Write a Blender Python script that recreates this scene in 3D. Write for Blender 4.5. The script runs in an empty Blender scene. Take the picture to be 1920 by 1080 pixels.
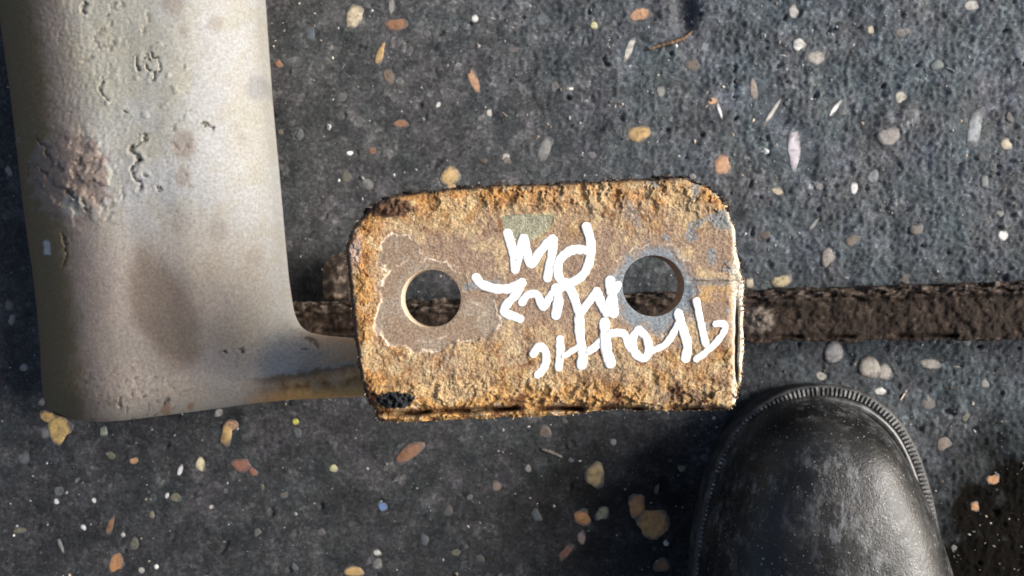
import bpy, math, random
import numpy as np
from mathutils import Vector

random.seed(7)
rng = np.random.default_rng(7)
scene = bpy.context.scene
col = scene.collection
R = math.radians

# ------------------------------------------------------------------ camera
CAM_H = 0.36                      # metres above the floor, looking straight down
FOCAL, SENSOR = 28.0, 36.0
cam_d = bpy.data.cameras.new('camera')
cam = bpy.data.objects.new('camera', cam_d); col.objects.link(cam)
cam.location = (0, 0, CAM_H)
cam_d.lens = FOCAL; cam_d.sensor_width = SENSOR
cam_d.clip_start = 0.01; cam_d.clip_end = 100
cam_d.dof.use_dof = True
cam_d.dof.focus_distance = 0.222
cam_d.dof.aperture_fstop = 26
scene.camera = cam

# ------------------------------------------------------------------ light
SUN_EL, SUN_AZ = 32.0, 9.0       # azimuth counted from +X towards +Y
w = bpy.data.worlds.new('World'); scene.world = w; w.use_nodes = True
nt = w.node_tree; nt.nodes.clear()
wo = nt.nodes.new('ShaderNodeOutputWorld'); bg = nt.nodes.new('ShaderNodeBackground')
sky = nt.nodes.new('ShaderNodeTexSky'); sky.sky_type = 'NISHITA'; sky.sun_disc = False
sky.sun_elevation = R(SUN_EL); sky.sun_rotation = R(90 - SUN_AZ)
sky.dust_density = 4.0; sky.ozone_density = 0.5
bg.inputs['Strength'].default_value = 0.09
nt.links.new(sky.outputs[0], bg.inputs[0]); nt.links.new(bg.outputs[0], wo.inputs[0])
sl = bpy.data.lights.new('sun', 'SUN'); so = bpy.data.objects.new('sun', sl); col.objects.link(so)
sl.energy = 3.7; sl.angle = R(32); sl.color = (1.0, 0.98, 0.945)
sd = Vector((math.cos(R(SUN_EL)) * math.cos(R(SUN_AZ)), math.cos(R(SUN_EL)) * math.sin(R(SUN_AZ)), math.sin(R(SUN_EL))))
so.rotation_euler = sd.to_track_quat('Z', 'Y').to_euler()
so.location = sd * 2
scene.view_settings.view_transform = 'Standard'
scene.view_settings.look = 'None'
scene.view_settings.gamma = 1
scene.view_settings.exposure = 0.5
scene.cycles.max_bounces = 5

# ------------------------------------------------------------------ helpers
def P(px, py, z):
    """the world point at height z seen at a place of the 1920 x 1080 photograph"""
    s = (CAM_H - z) * (SENSOR / FOCAL) / 1920.0
    return (px - 960.0) * s, (540.0 - py) * s

def _hash(ix, iy, seed):
    h = (ix.astype(np.int64) * 374761393 + iy.astype(np.int64) * 668265263 + seed * 974711 ) & 0xffffffff
    h = ((h ^ (h >> 13)) * 1274126177) & 0xffffffff
    return (h ^ (h >> 16)) & 0xffffffff

def pn(x, y, seed=0):
    x = np.asarray(x, float); y = np.asarray(y, float)
    ix = np.floor(x); iy = np.floor(y); fx = x - ix; fy = y - iy
    u = fx * fx * fx * (fx * (fx * 6 - 15) + 10); v = fy * fy * fy * (fy * (fy * 6 - 15) + 10)
    def g(dx, dy):
        a = _hash(ix + dx, iy + dy, seed) / 4294967296.0 * 2 * np.pi
        return np.cos(a) * (fx - dx) + np.sin(a) * (fy - dy)
    a = g(0, 0); b = g(1, 0); c = g(0, 1); d = g(1, 1)
    return 1.5 * ((a * (1 - u) + b * u) * (1 - v) + (c * (1 - u) + d * u) * v)

def fbm(x, y, scale, octs=4, seed=0, gain=0.5):
    t = 0; a = 1; n = 0; f = 1.0 / scale
    for o in range(octs):
        t = t + a * pn(x * f, y * f, seed + o * 17); n += a; a *= gain; f *= 2.03
    return t / n

def ss(a, b, x):
    t = np.clip((np.asarray(x, float) - a) / (b - a), 0, 1)
    return t * t * (3 - 2 * t)

def lerp(a, b, t): return a + (b - a) * t

def mix(c0, c1, t):
    t = np.clip(t, 0, 1)[..., None]
    return c0 * (1 - t) + np.asarray(c1, float) * t

def smooth_poly(pts, n=6, closed=True):
    pts = np.array(pts, float); m = len(pts); out = []
    for i in range(m if closed else m - 1):
        if closed: p0, p1, p2, p3 = pts[i - 1], pts[i], pts[(i + 1) % m], pts[(i + 2) % m]
        else: p0, p1, p2, p3 = pts[max(i - 1, 0)], pts[i], pts[i + 1], pts[min(i + 2, m - 1)]
        for k in range(n):
            t = k / n
            out.append(0.5 * (2 * p1 + (p2 - p0) * t + (2 * p0 - 5 * p1 + 4 * p2 - p3) * t * t + (3 * p1 - p0 - 3 * p2 + p3) * t ** 3))
    if not closed: out.append(pts[-1])
    return np.array(out)

def seg_dist(x, y, poly, closed=True, want=False):
    a = poly; b = np.roll(poly, -1, 0) if closed else poly[1:]
    if not closed: a = poly[:-1]
    best = np.full(x.shape, 1e18); nx = np.zeros(x.shape); ny = np.zeros(x.shape)
    for (ax, ay), (bx, by) in zip(a, b):
        dx, dy = bx - ax, by - ay; L = dx * dx + dy * dy + 1e-12
        t = np.clip(((x - ax) * dx + (y - ay) * dy) / L, 0, 1)
        qx = ax + t * dx; qy = ay + t * dy
        d = (x - qx) ** 2 + (y - qy) ** 2
        m = d < best
        best = np.where(m, d, best)
        if want: nx = np.where(m, qx, nx); ny = np.where(m, qy, ny)
    return (np.sqrt(best), nx, ny) if want else np.sqrt(best)

def inside(x, y, poly):
    r = np.zeros(x.shape, bool); b = np.roll(poly, -1, 0)
    for (ax, ay), (bx, by) in zip(poly, b):
        if ay == by: continue
        c = ((ay > y) != (by > y)) & (x < (bx - ax) * (y - ay) / (by - ay) + ax)
        r ^= c
    return r

def mesh_from(name, verts, faces, colr=None, smooth=True):
    verts = np.asarray(verts, np.float32)
    me = bpy.data.meshes.new(name)
    if isinstance(faces, np.ndarray):
        k = faces.shape[1]; n = len(faces)
        me.vertices.add(len(verts)); me.vertices.foreach_set('co', verts.ravel())
        me.loops.add(n * k); me.loops.foreach_set('vertex_index', faces.astype(np.int32).ravel())
        me.polygons.add(n)
        me.polygons.foreach_set('loop_start', np.arange(0, n * k, k, dtype=np.int32))
        me.update(calc_edges=True)
    else:
        me.from_pydata([tuple(v) for v in verts], [], faces); me.update()
    if colr is not None:
        at = me.attributes.new('Col', 'FLOAT_COLOR', 'POINT')
        c = np.ones((len(verts), 4), np.float32); c[:, :colr.shape[1]] = np.clip(colr, 0, 1)
        at.data.foreach_set('color', c.ravel())
    me.polygons.foreach_set('use_smooth', np.full(len(me.polygons), smooth))
    me.validate()
    return me

def link(name, me, mat, parent=None):
    o = bpy.data.objects.new(name, me); col.objects.link(o)
    if mat is not None and not me.materials: me.materials.append(mat)
    if parent is not None: o.parent = parent
    return o

def slab(outline, holes, step, hfun, cfun, skirt, crisp=False):
    """a solid with a sculpted top: outline and relief in the plane, skirt = rows of (drop, inset) below its edge"""
    x0, y0 = outline.min(0) - step; x1, y1 = outline.max(0) + step
    gx = np.arange(x0, x1 + step, step); gy = np.arange(y0, y1 + step, step)
    X, Y = np.meshgrid(gx, gy); ny, nx = X.shape
    cx = (X[:-1, :-1] + X[1:, 1:]) / 2; cy = (Y[:-1, :-1] + Y[1:, 1:]) / 2
    keep = inside(cx, cy, outline)
    for h in holes: keep &= ~inside(cx, cy, h)
    idx = np.arange(ny * nx).reshape(ny, nx)
    q = np.stack([idx[1:, :-1], idx[1:, 1:], idx[:-1, 1:], idx[:-1, :-1]], -1)[keep]   # y runs down the picture: counter-clockwise from above
    used = np.unique(q); remap = np.full(ny * nx, -1); remap[used] = np.arange(len(used))
    q = remap[q]; x = X.ravel()[used].copy(); y = Y.ravel()[used].copy()
    e = np.concatenate([q[:, [0, 1]], q[:, [1, 2]], q[:, [2, 3]], q[:, [3, 0]]])
    key = np.sort(e, 1); code = key[:, 0] * 10000000 + key[:, 1]
    u, inv, cnt = np.unique(code, return_inverse=True, return_counts=True)
    be = e[cnt[inv] == 1]
    bv = np.unique(be)
    loops = [outline] + list(holes)
    ds = []; qs = []
    for L in loops:
        d, ax, ay = seg_dist(x[bv], y[bv], L, True, True); ds.append(d); qs.append((ax, ay))
    ds = np.array(ds); which = ds.argmin(0)
    for k in range(len(loops)):
        m = which == k
        x[bv[m]] = qs[k][0][m]; y[bv[m]] = qs[k][1][m]
    d = seg_dist(x, y, outline)
    z = hfun(x, y, d)
    wx, wy = P(x, y, z)
    c = cfun(x, y, d, z)
    V = [np.stack([wx, wy, z], 1)]; C = [c]; F = [q]
    # skirt
    n_in = np.zeros((len(x), 2)); L = loops
    inn = np.zeros((len(x), 2))
    po = outline; tg = np.roll(po, -3, 0) - np.roll(po, 3, 0); tg /= np.linalg.norm(tg, axis=1, keepdims=True) + 1e-12
    sgn = 1 if np.sum(po[:, 0] * np.roll(po[:, 1], -1) - np.roll(po[:, 0], -1) * po[:, 1]) > 0 else -1
    pnm = np.stack([-tg[:, 1] * sgn, -tg[:, 0] * sgn], 1)            # inwards, in world axes
    near = np.array([np.argmin((po[:, 0] - x[k]) ** 2 + (po[:, 1] - y[k]) ** 2) for k in bv])
    inn[bv] = pnm[near]
    nb = len(bv); rb = np.full(len(x), -1); rb[bv] = np.arange(nb)
    prev = bv; base = len(x)
    if crisp:                                            # a hard arris: the sides get their own copy of the edge
        V.append(np.stack([wx[bv], wy[bv], z[bv]], 1)); cb = c[bv].copy(); cb[which == 1, :3] = (0.78, 0.66, 0.5); C.append(cb); prev = base + np.arange(nb); base += nb  # lit rim of the first hole painted pale
    for k, row in enumerate(skirt):
        drop, inset = row(x[bv], y[bv], z[bv])
        hole_row = which > 0
        inset = np.where(hole_row, 0.0, inset)
        zz = z[bv] - drop if not np.isscalar(drop) or drop < 1 else np.zeros(nb)
        vv = np.stack([wx[bv] + inn[bv, 0] * inset, wy[bv] + inn[bv, 1] * inset, zz], 1)
        cb = c[bv].copy()
        if len(holes): cb[which == 1, :3] = (0.72, 0.58, 0.42); cb[which == 2, :3] = (0.34, 0.235, 0.16)  # light on the first hole's wall painted in, the second's wall kept darker
        V.append(vv); C.append(cb)
        new = base + np.arange(nb)
        fresh = k == 0 and not crisp
        a0 = be[:, 0] if fresh else prev[rb[be[:, 0]]]; a1 = be[:, 1] if fresh else prev[rb[be[:, 1]]]
        b0 = new[rb[be[:, 0]]]; b1 = new[rb[be[:, 1]]]
        F.append(np.stack([a0, b0, b1, a1], 1))
        prev = new; base += nb
    return np.concatenate(V), np.concatenate(F), np.concatenate(C)

def node_mat(name):
    m = bpy.data.materials.new(name); m.use_nodes = True
    t = m.node_tree; b = t.nodes['Principled BSDF']
    return m, t, b

def N(t, kind, **kw):
    n = t.nodes.new(kind)
    for k, v in kw.items():
        if k in n.inputs: n.inputs[k].default_value = v
        else: setattr(n, k, v)
    return n

def noise(t, scale, detail=4, rough=0.6, coord=None):
    n = N(t, 'ShaderNodeTexNoise'); n.inputs['Scale'].default_value = scale
    n.inputs['Detail'].default_value = detail; n.inputs['Roughness'].default_value = rough
    if coord is not None: t.links.new(coord, n.inputs['Vector'])
    return n

def ramp(t, src, stops):
    r = t.nodes.new('ShaderNodeValToRGB'); e = r.color_ramp.elements
    while len(e) < len(stops): e.new(0.5)
    for k, (p, c) in enumerate(stops):
        e[k].position = p; e[k].color = (*c, 1) if len(c) == 3 else c
    t.links.new(src, r.inputs[0]); return r

def attr_mat(name, rough=0.8, grain=2500, amount=0.45, bump=0.4, bdist=0.0003, bscale=1800, spec=0.3, rough_var=0.0):
    """colour laid down vertex by vertex (rust, dust, bare metal), broken up by a fine grain"""
    m, t, b = node_mat(name)
    g = N(t, 'ShaderNodeNewGeometry')
    a = N(t, 'ShaderNodeAttribute', attribute_name='Col')
    n1 = noise(t, grain, 3, 0.65, g.outputs['Position'])
    r = ramp(t, n1.outputs['Fac'], [(0.3, (1 - amount,) * 3), (0.7, (1 + amount,) * 3)])
    mx = N(t, 'ShaderNodeMix', data_type='RGBA', blend_type='MULTIPLY'); mx.inputs[0].default_value = 1
    t.links.new(a.outputs['Color'], mx.inputs[6]); t.links.new(r.outputs[0], mx.inputs[7])
    t.links.new(mx.outputs[2], b.inputs['Base Color'])
    b.inputs['Roughness'].default_value = rough
    b.inputs['Specular IOR Level'].default_value = spec
    n2 = noise(t, bscale, 5, 0.65, g.outputs['Position'])
    bp = N(t, 'ShaderNodeBump'); bp.inputs['Strength'].default_value = bump; bp.inputs['Distance'].default_value = bdist
    sm = N(t, 'ShaderNodeMath', operation='MULTIPLY'); sm.inputs[1].default_value = bump; t.links.new(a.outputs['Alpha'], sm.inputs[0]); t.links.new(sm.outputs[0], bp.inputs['Strength'])
    t.links.new(n2.outputs['Fac'], bp.inputs['Height']); t.links.new(bp.outputs[0], b.inputs['Normal'])
    return m

# ------------------------------------------------------------------ ground
def axis(lim, dense, step):
    d = np.arange(-dense, dense + step / 2, step)
    out = []; v = dense; s = step * 4
    while v < lim: v += s; s *= 1.5; out.append(v)
    out = np.array(out)
    return np.concatenate([-out[::-1], d, out])

gx = axis(4.0, 0.31, 0.0007); gy = axis(4.0, 0.20, 0.0007)
X, Y = np.meshgrid(gx, gy)
rough_r = 0.6 + 1.5 * ss(-0.04, 0.2, X + 0.8 * Y)
Z = 0.0010 * fbm(X, Y, 0.03, 3, 3) * rough_r + 0.00040 * fbm(X, Y, 0.0055, 4, 11, 0.68) * rough_r + 0.00042 * np.abs(fbm(X, Y, 0.0035, 3, 12, 0.6)) * rough_r ** 2
pit = fbm(X, Y, 0.0075, 3, 23)
Z -= 0.0012 * ss(0.40, 0.62, pit) * (0.5 + 0.5 * rough_r)
Z += 0.0003 * ss(0.30, 0.5, fbm(X, Y, 0.005, 2, 31)) * rough_r
hx, hy = P(1287, 18, 0)
Z -= 0.006 * np.exp(-(((X - hx) / 0.005) ** 2 + ((Y - hy) / 0.009) ** 2) ** 1.5)
Z -= 0.0016
far = ss(0.0, 0.06, np.maximum(np.abs(X) - 0.30, np.abs(Y) - 0.19)); Z = Z * (1 - far) - 0.0014 * far
def lin(c): return tuple(((v / 255.0) / 12.92 if v / 255.0 <= 0.04045 else ((v / 255.0 + 0.055) / 1.055) ** 2.4) for v in c)

CREAM, TAN, OCHRE, BROWN, GREY, PALE, ORANGE, WHITE, LILAC, OLIVE, RED = ((206, 188, 156), (204, 152, 108), (196, 158, 92), (146, 102, 70), (140, 138, 134), (196, 190, 180), (200, 138, 74), (232, 230, 224), (206, 196, 204), (122, 118, 90), (150, 96, 76))
# centre x, y, width, height (pixels of the photo), turn, colour
PEBBLES = [
 (662,29,34,48,-25,CREAM),(742,44,44,24,5,BROWN),(711,100,16,44,-20,OCHRE),(733,10,12,30,0,GREY),(888,150,17,50,22,TAN),(1022,277,26,46,-25,GREY),
 (843,330,40,36,10,(214,178,116)),(846,350,20,20,0,(196,160,112)),(751,230,28,16,0,BROWN),(728,142,20,30,10,(120,100,84)),(697,281,15,14,0,BROWN),(520,118,17,15,0,BROWN),
 (821,195,9,12,-20,WHITE),(655,286,12,10,0,WHITE),(917,211,13,15,0,PALE),(890,33,14,16,0,WHITE),(1114,46,16,16,0,(200,190,140)),(1200,25,40,25,15,TAN),
 (1180,92,14,52,-22,PALE),(1198,250,46,32,15,OCHRE),(1490,20,20,26,0,PALE),(1498,83,26,26,0,(214,210,200)),(1532,106,32,30,0,(176,168,156)),(1635,54,15,16,0,CREAM),
 (1825,8,28,20,0,PALE),(1415,166,15,40,5,(170,152,136)),(1337,189,20,16,20,TAN),(1350,207,7,32,15,WHITE),(1490,280,24,80,0,LILAC),(1357,308,35,39,-15,TAN),
 (1690,181,22,24,0,(190,182,164)),(1669,254,42,36,10,(160,150,144)),(1830,240,30,62,-12,(158,164,168)),(1568,202,8,38,-35,WHITE),(1449,210,8,62,-33,PALE),
 (1459,358,24,15,-20,CREAM),(1604,352,15,24,-10,WHITE),(1884,441,20,20,0,WHITE),(1890,270,24,22,0,CREAM),(1552,482,26,38,0,(150,140,130)),(1467,527,40,26,10,(206,186,140)),
 (1407,531,19,22,0,CREAM),(1565,661,38,44,10,(188,184,184)),(1632,690,48,42,0,(194,184,170)),(1660,698,30,34,0,(186,176,164)),(1747,683,44,20,-5,(194,184,172)),(1542,706,22,16,-20,PALE),
 (1653,734,24,15,5,WHITE),(1772,833,28,26,0,(130,112,100)),(1867,901,24,20,0,ORANGE),(1832,952,20,18,0,ORANGE),(766,850,66,28,32,BROWN),(1022,811,26,24,0,(112,96,84)),
 (1116,892,36,54,-14,(172,148,98)),(1195,950,34,46,-15,ORANGE),(1226,984,62,60,0,(196,148,78)),(1093,973,36,28,-15,ORANGE),(1130,965,24,32,-30,(160,152,124)),(1091,1010,15,28,10,(168,140,128)),
 (1062,1037,18,36,-45,RED),(1242,1062,32,26,0,BROWN),(662,1074,42,20,0,OCHRE),(623,880,17,17,0,(196,190,140)),(716,952,20,16,-20,(96,126,176)),(931,913,18,20,-30,(130,108,96)),
 (706,1039,17,12,0,PALE),(106,806,46,56,15,(222,182,96)),(86,783,34,24,-25,(214,170,90)),(422,815,26,46,-12,OCHRE),(428,800,34,22,20,TAN),(553,792,13,13,0,(228,222,70)),(373,872,17,30,0,(220,206,160)),
 (449,874,40,26,0,RED),(472,886,20,14,-40,RED),(203,988,13,34,-22,BROWN),(214,1058,26,38,-15,ORANGE),(248,865,17,14,10,TAN),(190,810,18,20,0,(150,156,140)),(335,883,9,22,-15,WHITE),
 (310,931,8,12,-20,WHITE),(102,942,10,13,30,WHITE),(153,991,9,13,30,WHITE),(173,940,8,11,20,WHITE),(227,1005,9,10,0,PALE),(394,952,9,9,0,PALE),(107,922,18,20,0,(110,112,114)),
 (281,967,13,14,0,OLIVE),(248,1022,16,24,0,OLIVE),(32,997,26,11,10,OLIVE),(325,935,22,18,0,OLIVE),(262,1072,12,12,0,PALE),(110,1025,7,30,20,GREY),(290,1065,10,10,0,WHITE),
 (20,60,14,20,20,GREY),(12,320,12,24,30,GREY),(18,600,14,22,-20,GREY),(40,690,16,14,0,GREY),(1300,330,16,12,0,GREY),(1755,560,20,16,0,GREY),(1815,640,18,22,0,(140,150,146)),
 (1436,440,20,16,0,(96,74,60)),(1528,420,9,30,-40,GREY),(1600,450,30,20,20,(110,96,84)),(1720,430,26,24,0,(112,100,92)),(1850,340,18,24,0,(120,128,124)),(1760,120,26,20,10,(104,116,112)),
 (1690,60,20,16,0,(116,110,104)),(1640,330,20,30,-30,(120,128,134)),(1300,120,30,22,10,(110,98,84)),(1240,170,16,22,0,GREY),(960,90,22,14,20,(100,92,90)),(1040,160,14,20,0,(110,108,106)),
 (640,180,16,20,-20,(100,98,96)),(580,60,20,26,0,(84,98,108)),(560,250,14,20,0,(92,100,100)),(800,60,16,14,0,(110,104,110)),(950,300,14,18,0,(130,122,112)),(1110,290,18,14,0,(110,106,116)),
 (1745,760,26,20,0,(110,100,96)),(1850,720,18,18,0,GREY),(1905,620,22,28,0,(120,116,110)),(530,930,16,14,0,(100,96,90)),(600,1000,20,12,20,(96,92,92)),(840,960,16,20,0,(84,78,70)),(900,1050,18,12,0,(90,84,74)),
 (990,880,12,16,0,GREY),(1150,830,14,14,0,GREY),(1280,880,16,14,0,(120,110,90)),(1250,1020,12,12,0,PALE),(480,1000,14,16,0,(100,100,98)),(40,860,20,26,15,(100,104,104)),
]
for (px, py, wd, ht, ang, c_) in PEBBLES:              # bed each stone in a flat seat
    x0, y0 = P(px, py, 0.0); rd = max(wd, ht) * 0.62 * CAM_H * (SENSOR / FOCAL) / 1920.0
    i0, i1 = np.searchsorted(gx, [x0 - rd, x0 + rd]); j0, j1 = np.searchsorted(gy, [y0 - rd, y0 + rd])
    if i1 - i0 < 2 or j1 - j0 < 2: continue
    sub = Z[j0:j1, i0:i1]; m_ = ss(1.0, 0.75, np.hypot(X[j0:j1, i0:i1] - x0, Y[j0:j1, i0:i1] - y0) / rd)
    Z[j0:j1, i0:i1] = sub * (1 - m_) + (sub.mean() - 0.0002) * m_
def ground_z(x, y):
    i = int(np.clip(np.searchsorted(gx, x), 1, len(gx) - 2)); j = int(np.clip(np.searchsorted(gy, y), 1, len(gy) - 2))
    return float(Z[j, i])
ny, nx = X.shape
idx = np.arange(nx * ny).reshape(ny, nx)
F = np.stack([idx[:-1, :-1], idx[:-1, 1:], idx[1:, 1:], idx[1:, :-1]], -1).reshape(-1, 4)
gm, t, b = node_mat('oily_concrete')
g = N(t, 'ShaderNodeNewGeometry'); pos = g.outputs['Position']
big = noise(t, 9, 4, 0.55, pos); mid = noise(t, 75, 6, 0.7, pos); fine = noise(t, 620, 5, 0.75, pos); spk = noise(t, 1300, 2, 0.5, pos)
c1 = ramp(t, mid.outputs['Fac'], [(0.30, (0.030, 0.031, 0.033)), (0.5, (0.062, 0.063, 0.066)), (0.72, (0.105, 0.106, 0.108))])
c2 = ramp(t, fine.outputs['Fac'], [(0.30, (0.35,) * 3), (0.5, (0.95,) * 3), (0.72, (2.0,) * 3)])
mx = N(t, 'ShaderNodeMix', data_type='RGBA', blend_type='MULTIPLY'); mx.inputs[0].default_value = 1
t.links.new(c1.outputs[0], mx.inputs[6]); t.links.new(c2.outputs[0], mx.inputs[7])
for vs, f_ in ((230, 0.45), (520, 0.45)):
    wv = N(t, 'ShaderNodeVectorMath', operation='ADD'); t.links.new(pos, wv.inputs[0])
    dn = noise(t, vs * 1.3, 3, 0.6, pos); ds = N(t, 'ShaderNodeVectorMath', operation='SCALE'); ds.inputs['Scale'].default_value = 1.1 / vs; t.links.new(dn.outputs['Color'], ds.inputs[0]); t.links.new(ds.outputs[0], wv.inputs[1])
    vo = N(t, 'ShaderNodeTexVoronoi'); vo.inputs['Scale'].default_value = vs; vo.inputs['Randomness'].default_value = 1.0; t.links.new(wv.outputs[0], vo.inputs['Vector'])
    sx = N(t, 'ShaderNodeSeparateColor'); t.links.new(vo.outputs['Color'], sx.inputs[0])
    cr_ = ramp(t, sx.outputs[0], [(0.0, (0.45,) * 3), (0.45, (0.85, 0.86, 0.87)), (0.75, (1.15, 1.12, 1.08)), (0.93, (1.5, 1.5, 1.5)), (1.0, (2.6, 2.5, 2.35))])
    mv = N(t, 'ShaderNodeMix', data_type='RGBA', blend_type='MULTIPLY'); mv.inputs[0].default_value = f_
    t.links.new(mx.outputs[2], mv.inputs[6]); t.links.new(cr_.outputs[0], mv.inputs[7]); mx = mv
hue = ramp(t, noise(t, 38, 3, 0.6, pos).outputs['Fac'], [(0.36, (0.90, 1.0, 1.0)), (0.5, (1, 1, 1)), (0.64, (1.05, 0.99, 1.04))])
mx2 = N(t, 'ShaderNodeMix', data_type='RGBA', blend_type='MULTIPLY'); mx2.inputs[0].default_value = 1
t.links.new(mx.outputs[2], mx2.inputs[6]); t.links.new(hue.outputs[0], mx2.inputs[7])
sp = ramp(t, spk.outputs['Fac'], [(0.68, (0, 0, 0)), (0.74, (1, 1, 1))])
mx3 = N(t, 'ShaderNodeMix', data_type='RGBA'); t.links.new(sp.outputs[0], mx3.inputs[0])
t.links.new(mx2.outputs[2], mx3.inputs[6]); mx3.inputs[7].default_value = (0.32, 0.32, 0.31, 1)
ga = N(t, 'ShaderNodeAttribute', attribute_name='Col'); sep = N(t, 'ShaderNodeSeparateColor'); t.links.new(ga.outputs['Color'], sep.inputs[0])
fd = N(t, 'ShaderNodeMath', operation='MULTIPLY'); fd.inputs[1].default_value = 2.5; t.links.new(sep.outputs[0], fd.inputs[0])
mx4 = N(t, 'ShaderNodeMix', data_type='RGBA', blend_type='MULTIPLY'); mx4.inputs[0].default_value = 1
t.links.new(mx3.outputs[2], mx4.inputs[6]); t.links.new(fd.outputs[0], mx4.inputs[7])
mxc = N(t, 'ShaderNodeMix', data_type='RGBA', blend_type='MULTIPLY'); t.links.new(sep.outputs[2], mxc.inputs[0]); t.links.new(mx4.outputs[2], mxc.inputs[6]); mxc.inputs[7].default_value = (0.82, 0.98, 1.08, 1)
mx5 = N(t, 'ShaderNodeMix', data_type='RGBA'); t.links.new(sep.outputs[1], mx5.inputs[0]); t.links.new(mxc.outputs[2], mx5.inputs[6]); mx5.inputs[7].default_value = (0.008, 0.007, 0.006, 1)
t.links.new(mx5.outputs[2], b.inputs['Base Color'])
rr = ramp(t, mid.outputs['Fac'], [(0.3, (0.62,) * 3), (0.7, (0.85,) * 3)]); so_ = N(t, 'ShaderNodeMapRange'); so_.inputs[3].default_value = 0.32; so_.inputs[4].default_value = 0.01; t.links.new(sep.outputs[1], so_.inputs[0]); t.links.new(so_.outputs[0], b.inputs['Specular IOR Level']); t.links.new(rr.outputs[0], b.inputs['Roughness'])
bp = N(t, 'ShaderNodeBump'); bp.inputs['Strength'].default_value = 0.4; bp.inputs['Distance'].default_value = 0.0006
t.links.new(fine.outputs['Fac'], bp.inputs['Height']); t.links.new(bp.outputs[0], b.inputs['Normal'])
def at0(px, py): return P(px, py, 0.0)
def blob(px, py, rx, ry):
    x, y = at0(px, py); k = CAM_H * (SENSOR / FOCAL) / 1920.0
    return np.exp(-(((X - x) / (rx * k)) ** 2 + ((Y - y) / (ry * k)) ** 2) ** 1.6)
shade_stain = 1.25 * blob(1900, 1010, 190, 195) + 0.62 * blob(1190, 960, 260, 170) + 0.35 * blob(1870, 800, 60, 50)  # shade painted into the floor colour beside the boot, lower right partly oil
shade_stain = np.clip(shade_stain * (1 + 0.9 * fbm(X, Y, 0.02, 4, 400)) , 0, 1)
light_fade = 0.50 + 0.52 * ss(-0.12, 0.22, X + 0.9 * Y) + 0.20 * fbm(X, Y, 0.07, 4, 401) + 0.22 * fbm(X, Y, 0.018, 3, 403)      # light from the upper right painted in as a paler tone
cool = np.clip(ss(-0.02, 0.16, X + 0.4 * Y) * (0.8 + 1.2 * fbm(X, Y, 0.03, 3, 402)), 0, 1)  # bluish skylight painted into the floor colour on the right
gc = np.stack([light_fade.ravel() / 2, shade_stain.ravel(), cool.ravel()], 1)
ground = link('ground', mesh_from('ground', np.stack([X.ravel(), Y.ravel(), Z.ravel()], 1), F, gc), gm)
ground['kind'] = 'structure'
ground['label'] = 'dark oily concrete floor with embedded pebbles'

# pebbles set in the concrete -------------------------------------------------
pm, t, b = node_mat('pebble_stone')
oi = N(t, 'ShaderNodeObjectInfo'); tc = N(t, 'ShaderNodeNewGeometry')
n1 = noise(t, 420, 5, 0.7, tc.outputs['Position'])
r = ramp(t, n1.outputs['Fac'], [(0.28, (0.35, 0.33, 0.31)), (0.5, (0.95, 0.95, 0.95)), (0.75, (1.3, 1.3, 1.28))])
mx = N(t, 'ShaderNodeMix', data_type='RGBA', blend_type='MULTIPLY'); mx.inputs[0].default_value = 1
t.links.new(oi.outputs['Color'], mx.inputs[6]); t.links.new(r.outputs[0], mx.inputs[7])
film = ramp(t, noise(t, 170, 5, 0.7, tc.outputs['Position']).outputs['Fac'], [(0.46, (0, 0, 0)), (0.66, (0.85,) * 3)])
fm0 = N(t, 'ShaderNodeMath', operation='MULTIPLY'); t.links.new(film.outputs[0], fm0.inputs[0]); t.links.new(oi.outputs['Alpha'], fm0.inputs[1])
to = N(t, 'ShaderNodeTexCoord'); vl = N(t, 'ShaderNodeVectorMath', operation='LENGTH'); t.links.new(to.outputs['Object'], vl.inputs[0])
ad = N(t, 'ShaderNodeMath', operation='MULTIPLY_ADD'); t.links.new(noise(t, 330, 4, 0.7, tc.outputs['Position']).outputs['Fac'], ad.inputs[0]); ad.inputs[1].default_value = 0.9; t.links.new(vl.outputs['Value'], ad.inputs[2])
mr_ = N(t, 'ShaderNodeMapRange'); t.links.new(ad.outputs[0], mr_.inputs[0]); mr_.inputs[1].default_value = 1.12; mr_.inputs[2].default_value = 1.5
fm = N(t, 'ShaderNodeMath', operation='MAXIMUM'); t.links.new(fm0.outputs[0], fm.inputs[0]); t.links.new(mr_.outputs[0], fm.inputs[1])
mxf = N(t, 'ShaderNodeMix', data_type='RGBA'); t.links.new(fm.outputs[0], mxf.inputs[0]); t.links.new(mx.outputs[2], mxf.inputs[6]); mxf.inputs[7].default_value = (0.07, 0.07, 0.072, 1)
t.links.new(mxf.outputs[2], b.inputs['Base Color']); b.inputs['Roughness'].default_value = 0.6
bp = N(t, 'ShaderNodeBump'); bp.inputs['Strength'].default_value = 0.5; bp.inputs['Distance'].default_value = 0.0005
t.links.new(n1.outputs['Fac'], bp.inputs['Height']); t.links.new(bp.outputs[0], b.inputs['Normal'])

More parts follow.
